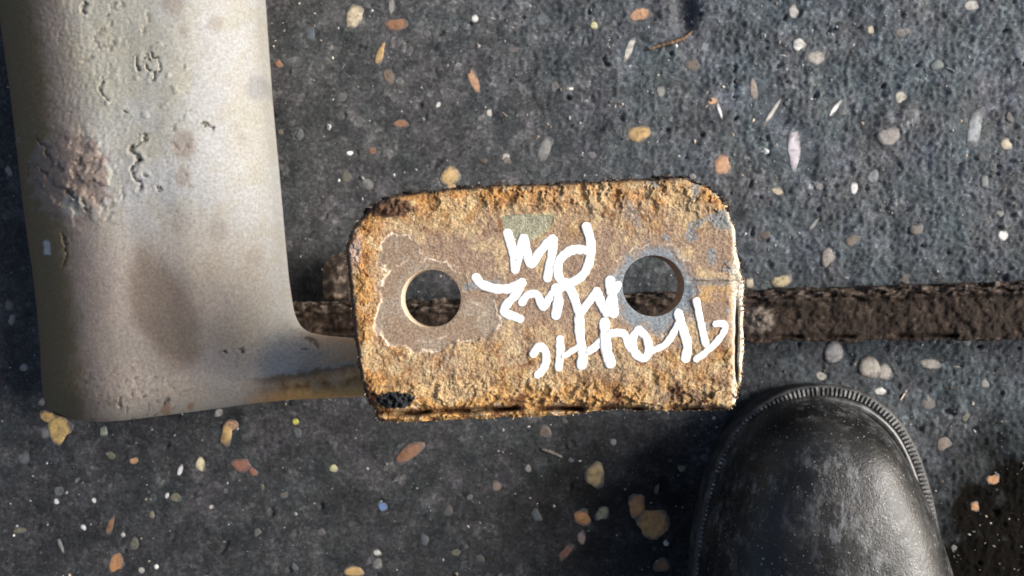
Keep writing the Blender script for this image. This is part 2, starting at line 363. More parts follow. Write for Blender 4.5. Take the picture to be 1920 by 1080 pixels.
def pebble_mesh(k):
    r_ = random.Random(100 + k); n = 14; jt = [r_.uniform(0.9, 1.1) for _ in range(14)]
    ph = [r_.uniform(0, 6.28) for _ in range(4)]
    am = [r_.uniform(0.06, 0.2), r_.uniform(0.06, 0.18), r_.uniform(0.03, 0.1), r_.uniform(0.03, 0.09)]
    V = []; Fc = []
    for j, (rad, zz) in enumerate([(1.06, -0.35), (1.0, 0.0), (0.9, 0.2), (0.62, 0.30)]):
        for i in range(n):
            a = 2 * math.pi * i / n
            f = jt[i] * 1 + sum(am[q] * math.cos((q + 2) * a + ph[q]) for q in range(4))
            V.append((rad * f * math.cos(a), rad * f * math.sin(a), zz + (0.05 * r_.uniform(-1, 1) if j > 1 else 0)))
    V.append((0, 0, 0.33))
    for j in range(3):
        for i in range(n):
            i2 = (i + 1) % n
            Fc.append((j * n + i, j * n + i2, (j + 1) * n + i2, (j + 1) * n + i))
    for i in range(n): Fc.append((3 * n + i, 3 * n + (i + 1) % n, 4 * n))
    me = mesh_from('pebble', V, Fc); me.materials.append(pm); return me
PEB = [pebble_mesh(k) for k in range(9)]

def put_pebble(px, py, wd, ht, ang, c, k, bulge=0.16, film=0.45):
    x, y = P(px, py, 0.0)
    s = CAM_H * (SENSOR / FOCAL) / 1920.0
    o = bpy.data.objects.new('pebble', PEB[k % len(PEB)]); col.objects.link(o)
    o.parent = ground
    m = min(wd, ht)
    o.scale = (wd * s / 2, ht * s / 2, max(m * s * bulge * 1.0, 0.0004))
    o.rotation_euler = (0, 0, R(ang))
    o.location = (x, y, max(ground_z(x, y), -0.0026) + 0.0001)
    l = lin(c); lm = sum(l) / 3; fk = 0.95 if film < 0.5 else 0.8; o.color = tuple(fk * (0.86 * q + 0.14 * lm) for q in l) + (film,)
for k, p in enumerate(PEBBLES): put_pebble(*p, k, random.choice([0.08, 0.12, 0.18, 0.3]))
for k in range(75):                                   # the smaller dull stones between them
    px, py = random.uniform(-40, 1960), random.uniform(-30, 1110)
    wd = random.uniform(10, 19)
    c = random.choice([GREY, (104, 100, 96), (118, 104, 90), (92, 100, 104), (132, 128, 116), OLIVE, PALE if random.random() < 0.5 else GREY, (98, 84, 74)])
    put_pebble(px, py, wd, wd * random.uniform(0.6, 1.3), random.uniform(0, 180), c, k, 0.12, 1.0)

# grit and swarf, one mass
def chips(n, seed, px_lo, px_hi, elong, sampler):
    r_ = random.Random(seed); V = []; Fc = []; C = []
    s = CAM_H * (SENSOR / FOCAL) / 1920.0
    for _ in range(n):
        x, y = sampler(r_); z = ground_z(x, y)
        a = r_.uniform(0, 6.28); L = s * px_lo * (px_hi / px_lo) ** (r_.random() ** 2.2) / 2
        Wd = L / r_.uniform(1, elong); h = min(L, Wd) * r_.uniform(0.4, 0.9)
        g_ = r_.choice([0.05, 0.08, 0.1, 0.14, 0.2, 0.3, 0.45, 0.6]); tint = r_.choice([(1, 1, 1), (1, .93, .82), (.93, .98, 1), (1, .8, .6)])
        b0 = len(V); ca, sa = math.cos(a), math.sin(a)
        for i in range(5):
            th = 6.283 * i / 5; f = r_.uniform(0.7, 1.2)
            u, v = L * f * math.cos(th), Wd * f * math.sin(th)
            V.append((x + u * ca - v * sa, y + u * sa + v * ca, z - 0.0002 + r_.uniform(0, .3) * h))
        V.append((x + r_.uniform(-.3, .3) * L, y + r_.uniform(-.3, .3) * Wd, z + h))
        for i in range(5): Fc.append((b0 + i, b0 + (i + 1) % 5, b0 + 5))
        C += [tuple(g_ * q for q in tint)] * 6
    return V, Fc, np.array(C)
grit_mat = attr_mat('grit', rough=0.45, grain=900, amount=0.2, bump=0.1, spec=0.5)
def samp(r_):
    while True:
        x, y = r_.uniform(-0.26, 0.26), r_.uniform(-0.15, 0.15)
        if r_.random() < 0.35 + 0.65 * float(ss(-0.1, 0.25, x + 0.8 * y)): return x, y
V, Fc, C = chips(8000, 5, 1.8, 10, 2.4, samp)
o = link('grit', mesh_from('grit', V, Fc, C, False), grit_mat, ground); o['kind'] = 'stuff'
V, Fc, C = chips(80, 9, 14, 36, 12, samp)
o = link('swarf', mesh_from('swarf', V, Fc, C, False), grit_mat, ground); o['kind'] = 'stuff'

# slivers lying loose on the floor
def sliver(name, label, cat, pts, rad, colour):
    m, t, b = node_mat(name + '_surface'); b.inputs['Roughness'].default_value = 0.8
    g = N(t, 'ShaderNodeNewGeometry'); n1 = noise(t, 500, 4, 0.7, g.outputs['Position'])
    r = ramp(t, n1.outputs['Fac'], [(0.35, tuple(q * 0.45 for q in colour)), (0.65, tuple(q * 1.3 for q in colour))]); t.links.new(r.outputs[0], b.inputs['Base Color'])
    path = smooth_poly(pts, 8, False); V = []; Fc = []; n = len(path)
    wx_, wy_ = P(path[:, 0], path[:, 1], 0.0); x0, y0 = float(wx_[n // 2]), float(wy_[n // 2]); z0 = ground_z(x0, y0)
    for i in range(n):
        tx = wx_[min(i + 1, n - 1)] - wx_[max(i - 1, 0)]; ty = wy_[min(i + 1, n - 1)] - wy_[max(i - 1, 0)]; l = math.hypot(tx, ty); tx /= l; ty /= l
        rd = rad * (0.35 + 0.65 * math.sin(math.pi * (0.08 + 0.84 * i / (n - 1)))) * (1 + 0.3 * math.sin(i * 2.3))
        zg = ground_z(wx_[i], wy_[i]) + rad * 0.7
        for q in range(7):
            a = 2 * math.pi * q / 7
            V.append((wx_[i] - ty * rd * math.cos(a) - x0, wy_[i] + tx * rd * math.cos(a) - y0, zg + rd * math.sin(a) - z0))
    for i in range(n - 1):
        for q in range(7): Fc.append((i * 7 + q, i * 7 + (q + 1) % 7, (i + 1) * 7 + (q + 1) % 7, (i + 1) * 7 + q))
    Fc += [tuple(range(7))[::-1], tuple((n - 1) * 7 + q for q in range(7))]
    o = link(name, mesh_from(name, V, Fc), m); o.location = (x0, y0, z0); o['label'] = label; o['category'] = cat
sliver('rusty_sliver', 'thin bent rusty sliver lying on the concrete at the top, right of centre', 'metal sliver', [(1216, 93), (1240, 84), (1264, 78), (1284, 70), (1300, 56)], 0.0010, (0.16, 0.10, 0.06))
sliver('pale_splinter', 'pale straight splinter lying in the shadow below the rusty plate', 'splinter', [(1016, 843), (1034, 849), (1054, 858)], 0.0008, (0.20, 0.17, 0.14))

# ------------------------------------------------------------------ the rusty bracket
root = bpy.data.objects.new('tow_bracket', None); col.objects.link(root)
root['label'] = 'rusty steel tow bracket with two-hole plate, grey tube and white handwriting'
root['category'] = 'tow bracket'
root.empty_display_size = 0.02
root.location = (*P(300, 540, 0.0), 0.0)
bpy.context.view_layer.update()
def part(name, V, F, C, mat, parent=root, smooth=True):
    V = np.asarray(V, float).copy()
    V[:, 0] -= root.location.x; V[:, 1] -= root.location.y
    return link(name, mesh_from(name, V, F, C, smooth), mat, parent)

rust_mat = attr_mat('rusty_plate', rough=0.8, grain=1550, amount=0.42, bump=1.0, bdist=0.0009, bscale=1050)
dark_rust = attr_mat('dark_scaly_rust', rough=0.85, grain=1100, amount=0.6, bump=0.8, bdist=0.0006, bscale=900)
dust_mat = attr_mat('dusty_grey_steel', rough=0.82, grain=900, amount=0.2, bump=0.5, bdist=0.0005, bscale=800, spec=0.2)

# --- plate
PZ = 0.140
plate_out = smooth_poly([(650,475),(653,448),(664,422),(684,400),(704,384),(728,371),(770,362),(850,354),(950,347),(1080,342),(1180,336),(1262,334),(1296,340),(1326,352),(1350,371),(1367,399),(1378,440),(1386,500),(1394,535),(1393,600),(1392,690),(1382,735),(1370,763),(1300,769),(1200,769),(1140,768),(1050,779),(950,782),(850,787),(722,790),(702,765),(688,742),(673,690),(662,600),(655,520)], 8)
tt = np.linspace(0, 2 * np.pi, 72, endpoint=False)
hole_a = np.stack([808 + 56 * np.cos(tt), 560 + 55 * np.sin(tt)], 1)
hole_b = np.stack([1225 + 58 * np.cos(tt), 536 + 57.5 * np.sin(tt)], 1)
jit = 1.0 + 0.0 * tt
dedge = fbm(plate_out[:, 0], plate_out[:, 1], 22, 3, 77)
cen = np.array([1022, 562.0]); vec = plate_out - cen
plate_out = plate_out + vec / np.linalg.norm(vec, axis=1, keepdims=True) * (dedge * 5)[:, None]

def plate_masks(x, y):
    wx_ = x + 22 * fbm(x, y, 45, 4, 201); wy_ = y + 22 * fbm(x, y, 45, 4, 202)
    # bare, worn metal round the holes and under the writing
    ra = np.hypot((wx_ - 800) / 1.05, (wy_ - 572) / 0.98)
    A = 90 - ra
    A = np.maximum(A, 60 - np.hypot((wx_ - 868) / 1.15, (wy_ - 592) / 0.9))
    A = np.maximum(A, 52 - np.hypot((wx_ - 752) / 0.9, (wy_ - 600) / 1.0))
    A = np.maximum(A, 46 - np.hypot((wx_ - 745) / 0.8, (wy_ - 480) / 1.0))
    rb = np.hypot(wx_ - 1228, wy_ - 545)
    B = 84 - rb
    Cc = np.minimum(105 - np.abs(wy_ - 530) * 1.0, 330 - np.abs(wx_ - 1050))
    Cc = np.maximum(Cc, 50 - np.hypot((wx_ - 985), (wy_ - 425) / 0.75))
    return A, B, Cc
chip = smooth_poly([(938,408),(965,402),(1010,402),(1036,402),(1034,420),(1012,442),(985,452),(955,446),(942,432)], 4)

def plate_h(x, y, d):
    A, B, Cc = plate_masks(x, y)
    smooth_ = np.maximum.reduce([ss(-4, 6, A), ss(-8, 10, B), 0.75 * ss(-30, 30, Cc)])
    rel = 0.00042 * fbm(x, y, 15, 4, 1, 0.70) + 0.0003 * fbm(x, y, 60, 3, 2)
    lowb = ss(690, 745, y + 14 * fbm(x, y, 60, 3, 9))
    rel = rel * (1 + 0.9 * lowb + 0.4 * ss(410, 370, y))
    z = PZ + rel * (1 - 0.82 * smooth_) - 0.0005 * smooth_
    # scale lifting along the lower edge: ragged terraces
    tr = fbm(x, y * 1.6, 70, 4, 40)
    z += lowb * 0.0005 * ss(-0.06, 0.06, tr) - lowb * 0.0008 * ss(0.12, 0.2, tr)
    tr2 = fbm(x, y * 1.2, 55, 4, 43)
    z -= 0.0006 * ss(0.18, 0.27, tr2) * (1 - smooth_) * (0.25 + 0.75 * lowb)
    cr1 = fbm(x, y, 48, 5, 46, 0.6); edge_ = np.maximum(ss(60, 25, d), 0.5)
    z += 0.00045 * ss(0.02, 0.07, cr1) * edge_ * (1 - smooth_) + 0.0005 * ss(404, 390, y + 16 * cr1) * ss(-0.2, 0.1, cr1)
    # edge rounding, harder at the right
    z -= 0.0013 * (1 - ss(0, 9, d)) ** 2
    # layered scale proud of the right edge
    er = ss(1366, 1382, x + 5 * fbm(x, y, 30, 3, 50)) * ss(470, 540, y)
    z -= 0.0016 * er
    z -= 0.004 * np.exp(-((x - (1381 + 3 * fbm(x, y, 50, 2, 51))) / 2.6) ** 2) * ss(560, 600, y) * ss(740, 690, y)
    # split in the scale near the lower edge
    gl = 766 + 6 * fbm(x, y * 0 + 3.3, 90, 3, 52) + 8 * ss(1000, 720, x)
    z -= 0.006 * np.exp(-((y - gl) / 4.5) ** 2) * ss(0.0, 0.25, fbm(x, y * 0, 120, 2, 53) + 0.22)
    # lumps: tar at lower left, dark scale at upper left
    z += 0.0024 * np.exp(-(((x - 742) / 36) ** 2 + ((y - 750) / 17) ** 2) ** 2) * (0.7 + 1.0 * fbm(x, y, 10, 3, 54))
    z += 0.0016 * np.exp(-(((x - 738) / 52) ** 2 + ((y - 388) / 20) ** 2) ** 2) * (0.7 + 0.9 * fbm(x, y, 14, 3, 55))
    sy = 528 + 3 * fbm(x, y * 0, 40, 3, 56); st_ = ss(1285, 1300, x)
    z -= 0.0009 * np.exp(-((y - sy) / 2.2) ** 2) * st_; z += 0.0004 * ss(2, 8, y - sy) * ss(60, 30, y - sy) * st_
    sy2 = 546 + 3 * fbm(x, y * 0, 30, 3, 57); z -= 0.0006 * np.exp(-((y - sy2) / 2.2) ** 2) * ss(866, 874, x) * ss(950, 930, x)
    # chipped skin of old paint
    ci = inside(x, y, chip); z = np.where(ci, z * 0.3 + 0.7 * (PZ - 0.0004), z)
    # countersunk lip of the holes
    da = np.hypot(x - 808, y - 560) - 56; db = np.hypot(x - 1225, y - 536) - 58
    z -= 0.00012 * np.exp(-np.maximum(np.minimum(da, db), 0) / 2.0)
    return z

def plate_c(x, y, d, z):
    n = fbm(x, y, 28, 5, 60, 0.6); n2 = fbm(x, y, 90, 3, 61); n3 = fbm(x, y, 7, 2, 62); n4 = fbm(x, y, 55, 4, 64)
    c = np.zeros((len(x), 3)) + np.array([0.41, 0.27, 0.145])
    c = mix(c, (0.36, 0.255, 0.165), ss(-0.2, 0.25, n2) * 0.8)
    c = mix(c, (0.52, 0.37, 0.19), ss(0.02, 0.10, fbm(x, y, 48, 5, 46, 0.6)) * ss(-0.1, 0.2, fbm(x, y, 110, 2, 47)) * 0.55)
    c = mix(c, (0.27, 0.15, 0.085), ss(0.12, 0.28, fbm(x, y, 12, 3, 48)) * 0.6)
    c = mix(c, (0.44, 0.235, 0.075), ss(0.05, 0.3, n4) * 0.6)
    edge = np.maximum(ss(75, 15, d) * ss(1250, 900, x), ss(400, 365, y) * 0.7)
    c = mix(c, (0.45, 0.225, 0.068), edge * (0.5 + 0.9 * np.clip(n + 0.3, 0, 1)))
    c = mix(c, (0.20, 0.085, 0.035), ss(0.16, 0.34, n) * 0.8)
    c = mix(c, (0.60, 0.48, 0.28), ss(0.14, 0.32, -n) * 0.55)
    lowb = ss(690, 740, y + 20 * n2)
    c = mix(c, (0.47, 0.265, 0.09), lowb * 0.6)
    c = mix(c, (0.42, 0.34, 0.25), lowb * ss(0.1, 0.3, fbm(x, y, 38, 4, 66)) * 0.6)
    c = mix(c, (0.13, 0.052, 0.022), lowb * ss(0.05, 0.22, fbm(x, y * 1.5, 45, 4, 63)) * 0.9)
    c = mix(c, (0.10, 0.06, 0.04), lowb * ss(1180, 1300, x) * ss(-0.1, 0.15, n) * 0.75)
    A, B, Cc = plate_masks(x, y)
    c = mix(c, (0.265, 0.185, 0.135), ss(-35, 45, Cc) * 0.85)
    c = mix(c, (0.26, 0.185, 0.128), ss(-3, 5, A))
    c = mix(c, (0.29, 0.235, 0.18), ss(-3, 5, A) * ss(0.05, 0.3, n2 + 0.5 * n) * 0.7)
    c = mix(c, (0.225, 0.215, 0.205), ss(-8, 16, B + 16 * n) * 0.8)
    c = mix(c, (0.20, 0.24, 0.27), ss(0, 24, B + 16 * n) * 0.7)
    line = np.exp(-((A - 1.0) / 2.0) ** 2) * ss(-0.25, 0.12, fbm(x, y, 60, 3, 70))
    line = np.maximum(line, 0.6 * np.exp(-((A - 24 + 14 * fbm(x, y, 35, 3, 71)) / 1.8) ** 2) * ss(0.0, 0.2, fbm(x, y, 70, 2, 72)))
    c = mix(c, (0.66, 0.53, 0.40), line * ss(1010, 960, x))
    lb = np.exp(-((B + 4) / 2.5) ** 2) * ss(0.05, 0.25, fbm(x, y, 50, 3, 73))
    c = mix(c, (0.58, 0.52, 0.42), lb * 0.6)
    gl = 766 + 6 * fbm(x, y * 0 + 3.3, 90, 3, 52) + 8 * ss(1000, 720, x)
    c = mix(c, (0.09, 0.042, 0.02), np.exp(-((y - gl) / 4.5) ** 2) * ss(-0.1, 0.2, fbm(x, y * 0, 120, 2, 53) + 0.22) * 0.9)
    c = mix(c, (0.53, 0.39, 0.22), ss(0.06, 0.2, fbm(x, y, 70, 5, 67, 0.6)) * ss(0.0, 6.0, d) * (1 - ss(-10, 0, np.maximum(A, B))) * 0.6)
    # scattered blue-grey bare spots, right part
    c = mix(c, (0.20, 0.225, 0.245), ss(0.22, 0.30, fbm(x, y, 40, 3, 74)) * ss(1120, 1250, x) * ss(690, 600, y) * 0.7)
    c = mix(c, (0.20, 0.21, 0.21), ss(26, 12, np.hypot((x - 1358) / 1.2, y - 412)) * 0.9)
    c = mix(c, (0.21, 0.20, 0.19), ss(12, 5, np.abs(y - 530)) * ss(1285, 1300, x) * 0.7)
    c = mix(c, (0.45, 0.27, 0.115), ss(1288, 1300, x) * ss(533, 538, y + 6 * n) * ss(574, 562, y + 10 * n) * ss(-0.2, 0.1, n2 + n) * 0.8)
    c = mix(c, (0.22, 0.235, 0.245), ss(862, 876, x) * ss(955, 915, x) * ss(10, 4, np.abs(y - 538 + 0.12 * (x - 870))) * 0.75)
    ci = inside(x, y, chip); dc = seg_dist(x, y, chip)
    c = np.where(ci[:, None], np.array([0.30, 0.285, 0.20]) * (1 + 0.5 * n[:, None]), c)
    c = mix(c, (0.52, 0.45, 0.22), np.exp(-(dc / 2.0) ** 2) * ss(985, 1010, x) * 0.8)
    c = mix(c, (0.16, 0.05, 0.015), np.exp(-(dc / 5.0) ** 2) * ss(952, 938, x) * ss(404, 415, y) * 0.9)
    # pale right edge: the light catching it is put into the colour
    er = ss(1370, 1378, x + 4 * fbm(x, y, 26, 3, 50)) * ss(400, 440, y)
    c = mix(c, (0.62, 0.56, 0.46), er * 0.9 * ss(-0.25, 0.1, n + 0.2))
    c = mix(c, (0.64, 0.6, 0.5), np.exp(-(d / 3.0) ** 2) * ss(1320, 1350, x) * ss(470, 440, y) * 0.9)
    c = mix(c, (0.05, 0.032, 0.025), np.exp(-(d / 4.5) ** 2) * ss(760, 715, x) * 0.85)
    # black scale on the upper rim, tar, upper left scale
    c = mix(c, (0.035, 0.025, 0.02), np.exp(-(d / 6.0) ** 2) * ss(400, 385, y) * ss(1300, 1250, x) * ss(-0.3, 0.0, n2 + 0.2))
    tar = np.exp(-(((x - 740) / 38) ** 2 + ((y - 750) / 17) ** 2) ** 2)
    c = mix(c, (0.018, 0.019, 0.022), ss(0.3, 0.6, tar + 0.5 * n))
    scl = np.exp(-(((x - 732) / 56) ** 2 + ((y - 389) / 19) ** 2) ** 2)
    c = mix(c, (0.075, 0.038, 0.026), ss(0.3, 0.65, scl + 0.6 * n) * 0.9)
    c = mix(c, (0.10, 0.06, 0.05), np.exp(-(d / 8.0) ** 2) * ss(700, 670, x) * 0.7)
    c = mix(c, (0.42, 0.33, 0.30), ss(20, 6, np.hypot((x - 668) / 0.8, (y - 470) / 2.2) + 10 * n) * 0.7)
    sm = np.maximum.reduce([ss(-4, 6, A), ss(-8, 10, B), 0.5 * ss(-30, 30, Cc)])
    return np.concatenate([1.17 * c * (1 + 0.18 * n3[:, None]), (1 - 0.65 * sm)[:, None]], 1)

const = lambda drop, inset: (lambda x, y, z: (np.full(len(x), drop), np.full(len(x), inset)))
V, F, C = slab(plate_out, [hole_a, hole_b], 1.45, plate_h, plate_c, [const(0.0004, -0.0001), const(0.0025, 0.0003), const(0.0055, 0.0), const(0.009, 0.0008)], True)
plate = part('mounting_plate', V, F, C, rust_mat)

# --- white paint-marker handwriting (drawn in place, upside down to the camera as on the plate)
white, t, b = node_mat('white_paint_marker')
b.inputs['Roughness'].default_value = 0.5
g = N(t, 'ShaderNodeNewGeometry'); n1 = noise(t, 1100, 4, 0.7, g.outputs['Position']); n2 = noise(t, 240, 3, 0.6, g.outputs['Position'])
ad = N(t, 'ShaderNodeMath', operation='MULTIPLY_ADD'); ad.inputs[1].default_value = 0.7; t.links.new(n2.outputs['Fac'], ad.inputs[0]); t.links.new(n1.outputs['Fac'], ad.inputs[2])
r = ramp(t, ad.outputs[0], [(0.0, (0.88, 0.88, 0.87)), (0.5, (0.88, 0.88, 0.87)), (0.985, (0.84, 0.82, 0.79)), (1.0, (0.84, 0.82, 0.79))])
mr_ = N(t, 'ShaderNodeMapRange'); mr_.inputs[1].default_value = 1.06; mr_.inputs[2].default_value = 1.16; t.links.new(ad.outputs[0], mr_.inputs[0])
mw = N(t, 'ShaderNodeMix', data_type='RGBA'); t.links.new(mr_.outputs[0], mw.inputs[0]); t.links.new(r.outputs[0], mw.inputs[6]); mw.inputs[7].default_value = (0.48, 0.38, 0.29, 1)
t.links.new(mw.outputs[2], b.inputs['Base Color'])
def zc(pts): return [(870 + a / 3.177, 380 + c / 3.177) for a, c in pts]
WORDS = [
 [ (zc([(258,185),(280,255),(297,330),(303,395)]), 9.6), (zc([(303,395),(322,320),(352,212),(368,260),(388,355),(404,362),(452,290),(515,222),(532,222),(522,300),(495,445)]), 9.4),
   (zc([(728,145),(750,220),(752,300),(733,385),(690,445),(625,478),(572,458),(556,400),(572,335),(635,285),(700,280),(748,290)]), 9.6) ],
 [ (zc([(72,448),(100,483),(180,512),(265,512),(342,478)]), 9.8), (zc([(340,482),(312,540),(255,605),(235,652),(280,672),(332,692)]), 9.2),
   (zc([(345,590),(378,550),(430,545),(455,595),(472,622),(505,570),(548,515)]), 8.6), (zc([(548,515),(560,580),(545,668)]), 10.5), (zc([(548,515),(610,498),(648,550),(685,665)]), 9.8), (zc([(685,665),(735,600),(788,532)]), 8.6),
   (zc([(788,532),(815,600),(845,655)]), 10), (zc([(868,468),(880,560),(888,655)]), 10.8), (zc([(845,655),(862,590),(915,490)]), 8.0) ],
 [ (zc([(412,900),(450,858),(482,885),(488,945),(462,1000),(438,1024)]), 8.6), (zc([(570,815),(570,900),(562,980)]), 8.8), (zc([(600,910),(640,885),(690,850)]), 6.4),
   (zc([(684,690),(690,800),(706,900),(700,965)]), 10.4), (zc([(700,905),(765,870),(850,795),(905,775),(955,790),(985,860),(1035,912)]), 8.4), (zc([(835,718),(842,800),(848,885),(868,950)]), 11.6),
   (zc([(1040,762),(1085,805),(1100,880),(1072,925),(1028,908),(1003,855),(1008,795),(1040,762)]), 9.0), (zc([(1125,880),(1190,850),(1232,800),(1274,722)]), 7.4), (zc([(1275,662),(1308,770),(1328,850),(1318,925)]), 9.6),
   (zc([(1384,588),(1408,710),(1436,838)]), 7.6), (zc([(1500,722),(1545,722),(1552,755),(1515,815),(1450,880),(1384,930)]), 7.0) ],
]
def paint(words, k):
    V = []; Fc = []
    for j, (pts, rad) in enumerate(words):
        path = smooth_poly(pts, 14, False)
        seg = np.r_[0, np.cumsum(np.hypot(*np.diff(path, axis=0).T))]
        n = max(int(seg[-1] / 1.6), 4); s_ = np.linspace(0, seg[-1], n)
        path = np.stack([np.interp(s_, seg, path[:, 0]), np.interp(s_, seg, path[:, 1])], 1)
        tg = np.gradient(path, axis=0); tg /= np.linalg.norm(tg, axis=1, keepdims=True) + 1e-9
        rr_ = 0.95 * rad * (1 + 0.22 * fbm(path[:, 0], path[:, 1], 14, 3, 300 + j))
        # round ends
        e = 5; th = np.linspace(0, np.pi / 2, e, endpoint=False)
        pre = path[0] - tg[0] * (rr_[0] * np.cos(th))[:, None]; post = path[-1] + tg[-1] * (rr_[-1] * np.cos(th[::-1]))[:, None]
        rads = np.r_[rr_[0] * np.sin(th) + 0.3, rr_, rr_[-1] * np.sin(th[::-1]) + 0.3]
        path = np.concatenate([pre, path, post]); tg = np.concatenate([np.repeat(tg[:1], e, 0), tg, np.repeat(tg[-1:], e, 0)])
        nr = np.stack([-tg[:, 1], tg[:, 0]], 1)
        us = np.array([-1, -0.93, -0.7, -0.35, 0, 0.35, 0.7, 0.93, 1]); m = len(us)
        xx = path[:, None, 0] + nr[:, None, 0] * us * rads[:, None]; yy = path[:, None, 1] + nr[:, None, 1] * us * rads[:, None]
        xx = xx + 0.9 * pn(xx / 7, yy / 7, 311); yy = yy + 0.9 * pn(xx / 7, yy / 7, 312)
        x1, y1 = xx.ravel(), yy.ravel()
        z = plate_h(x1, y1, seg_dist(x1, y1, plate_out)).reshape(xx.shape)
        zm = z.mean(1); kz = 9; zm = np.convolve(np.pad(zm, kz, 'edge'), np.ones(2 * kz + 1) / (2 * kz + 1), 'valid')[:, None]
        z = np.maximum(z * 0.2 + zm * 0.8, z - 0.00012) + (0.00013 + 0.00005 * (1 - np.abs(us) ** 2.5)) + 0.00001 * j - 0.0003 * (np.abs(us) > 0.99)
        wx_, wy_ = P(xx, yy, z)
        b0 = len(V); V += list(map(tuple, np.stack([wx_, wy_, z], -1).reshape(-1, 3)))
        for i in range(len(path) - 1):
            for q in range(m - 1):
                a = b0 + i * m + q; Fc.append((a, a + 1, a + m + 1, a + m))
    V = np.array(V); V[:, 0] -= root.location.x; V[:, 1] -= root.location.y
    me = mesh_from('painted_word', V, Fc)
    import bmesh
    bm = bmesh.new(); bm.from_mesh(me); bmesh.ops.recalc_face_normals(bm, faces=bm.faces)
    if sum(f.normal.z for f in bm.faces) < 0: bmesh.ops.reverse_faces(bm, faces=bm.faces)
    bm.to_mesh(me); bm.free()
    return link('painted_word', me, white, plate)
for k, wds in enumerate(WORDS): paint(wds, k)

# loose rust scale along the rims
def scale_flakes(n, seed):
    r_ = random.Random(seed); V = []; Fc = []; C = []
    for _ in range(n):
        i = r_.randrange(len(plate_out)); px, py = plate_out[i]
        top = py < 400
        if top and not (1170 < px < 1290 or r_.random() < 0.8): continue
        up_ = 1 if top else 0
        L = r_.uniform(3, 9) if top else r_.uniform(1.0, 2.6)
        oy = -r_.uniform(-2.0, 2.2) * (1.5 if 1170 < px < 1290 else 1) if top else r_.uniform(-1, 1.5)
        z = PZ - (r_.uniform(0.0005, 0.003) if top else r_.uniform(0.001, 0.006)); x, y = P(px + r_.uniform(-2, 1.0) * (1 if px > 1000 else -1), py + oy, z); s = 0.000147
        a = r_.uniform(-0.2, 0.3) if top else r_.uniform(0, 6.28)
        b0 = len(V)
        for zz in (0, 1):
            for q in range(5):
                th = 6.283 * q / 5; f = r_.uniform(0.6, 1.2)
                u, v = L * s * f * math.cos(th), L * s * 0.45 * f * math.sin(th)
                V.append((x + u * math.cos(a) - v * math.sin(a), y + u * math.sin(a) + v * math.cos(a), z + zz * 0.0006 + r_.uniform(-.0002, .0006)))
        for q in range(5): Fc.append((b0 + q, b0 + (q + 1) % 5, b0 + 5 + (q + 1) % 5, b0 + 5 + q))
        Fc.append(tuple(b0 + 5 + q for q in range(5)))
        c = r_.choice([(0.03, 0.022, 0.02), (0.05, 0.035, 0.03), (0.16, 0.13, 0.11)]) if top else r_.choice([(0.4, 0.28, 0.18), (0.2, 0.1, 0.05), (0.5, 0.42, 0.32)])
        C += [c] * 10
    return V, Fc, np.array(C)
V, Fc, C = scale_flakes(700, 3)
o = part('rust_flakes', V, Fc, C, rust_mat, plate, False); o['kind'] = 'stuff'

# --- grey tube running down to the arm under the plate
TZ = 0.078
tube_out = smooth_poly([(-50,-420),(-28,-200),(-5,0),(22,200),(45,400),(62,520),(74,640),(80,735),(96,772),(140,787),(210,790),(300,780),(400,767),(480,756),(560,749),(690,743),(800,740),(830,700),(800,640),(700,637),(650,634),(590,628),(556,618),(542,598),(536,560),(528,500),(513,330),(500,190),(486,0),(472,-200),(458,-420)], 8)
ridge = np.array([(262,380),(258,470),(262,540),(285,620),(330,675),(420,706),(520,700)], float)
ridge = smooth_poly(ridge, 8, False)
E_LEFT = tube_out[(tube_out[:, 0] < 97) & (tube_out[:, 1] < 765) & (tube_out[:, 1] > -410)]
E_LOW = np.concatenate([[[60, 748]], smooth_poly([(96,772),(140,787),(210,790),(300,780),(400,767),(480,756),(560,749),(690,743),(800,740)], 8, False)])
E_RIGHT = smooth_poly([(800,640),(700,637),(650,634),(590,628),(556,618),(542,598),(536,560),(528,500),(513,330),(500,190),(486,0),(472,-200),(458,-420)], 8, False)
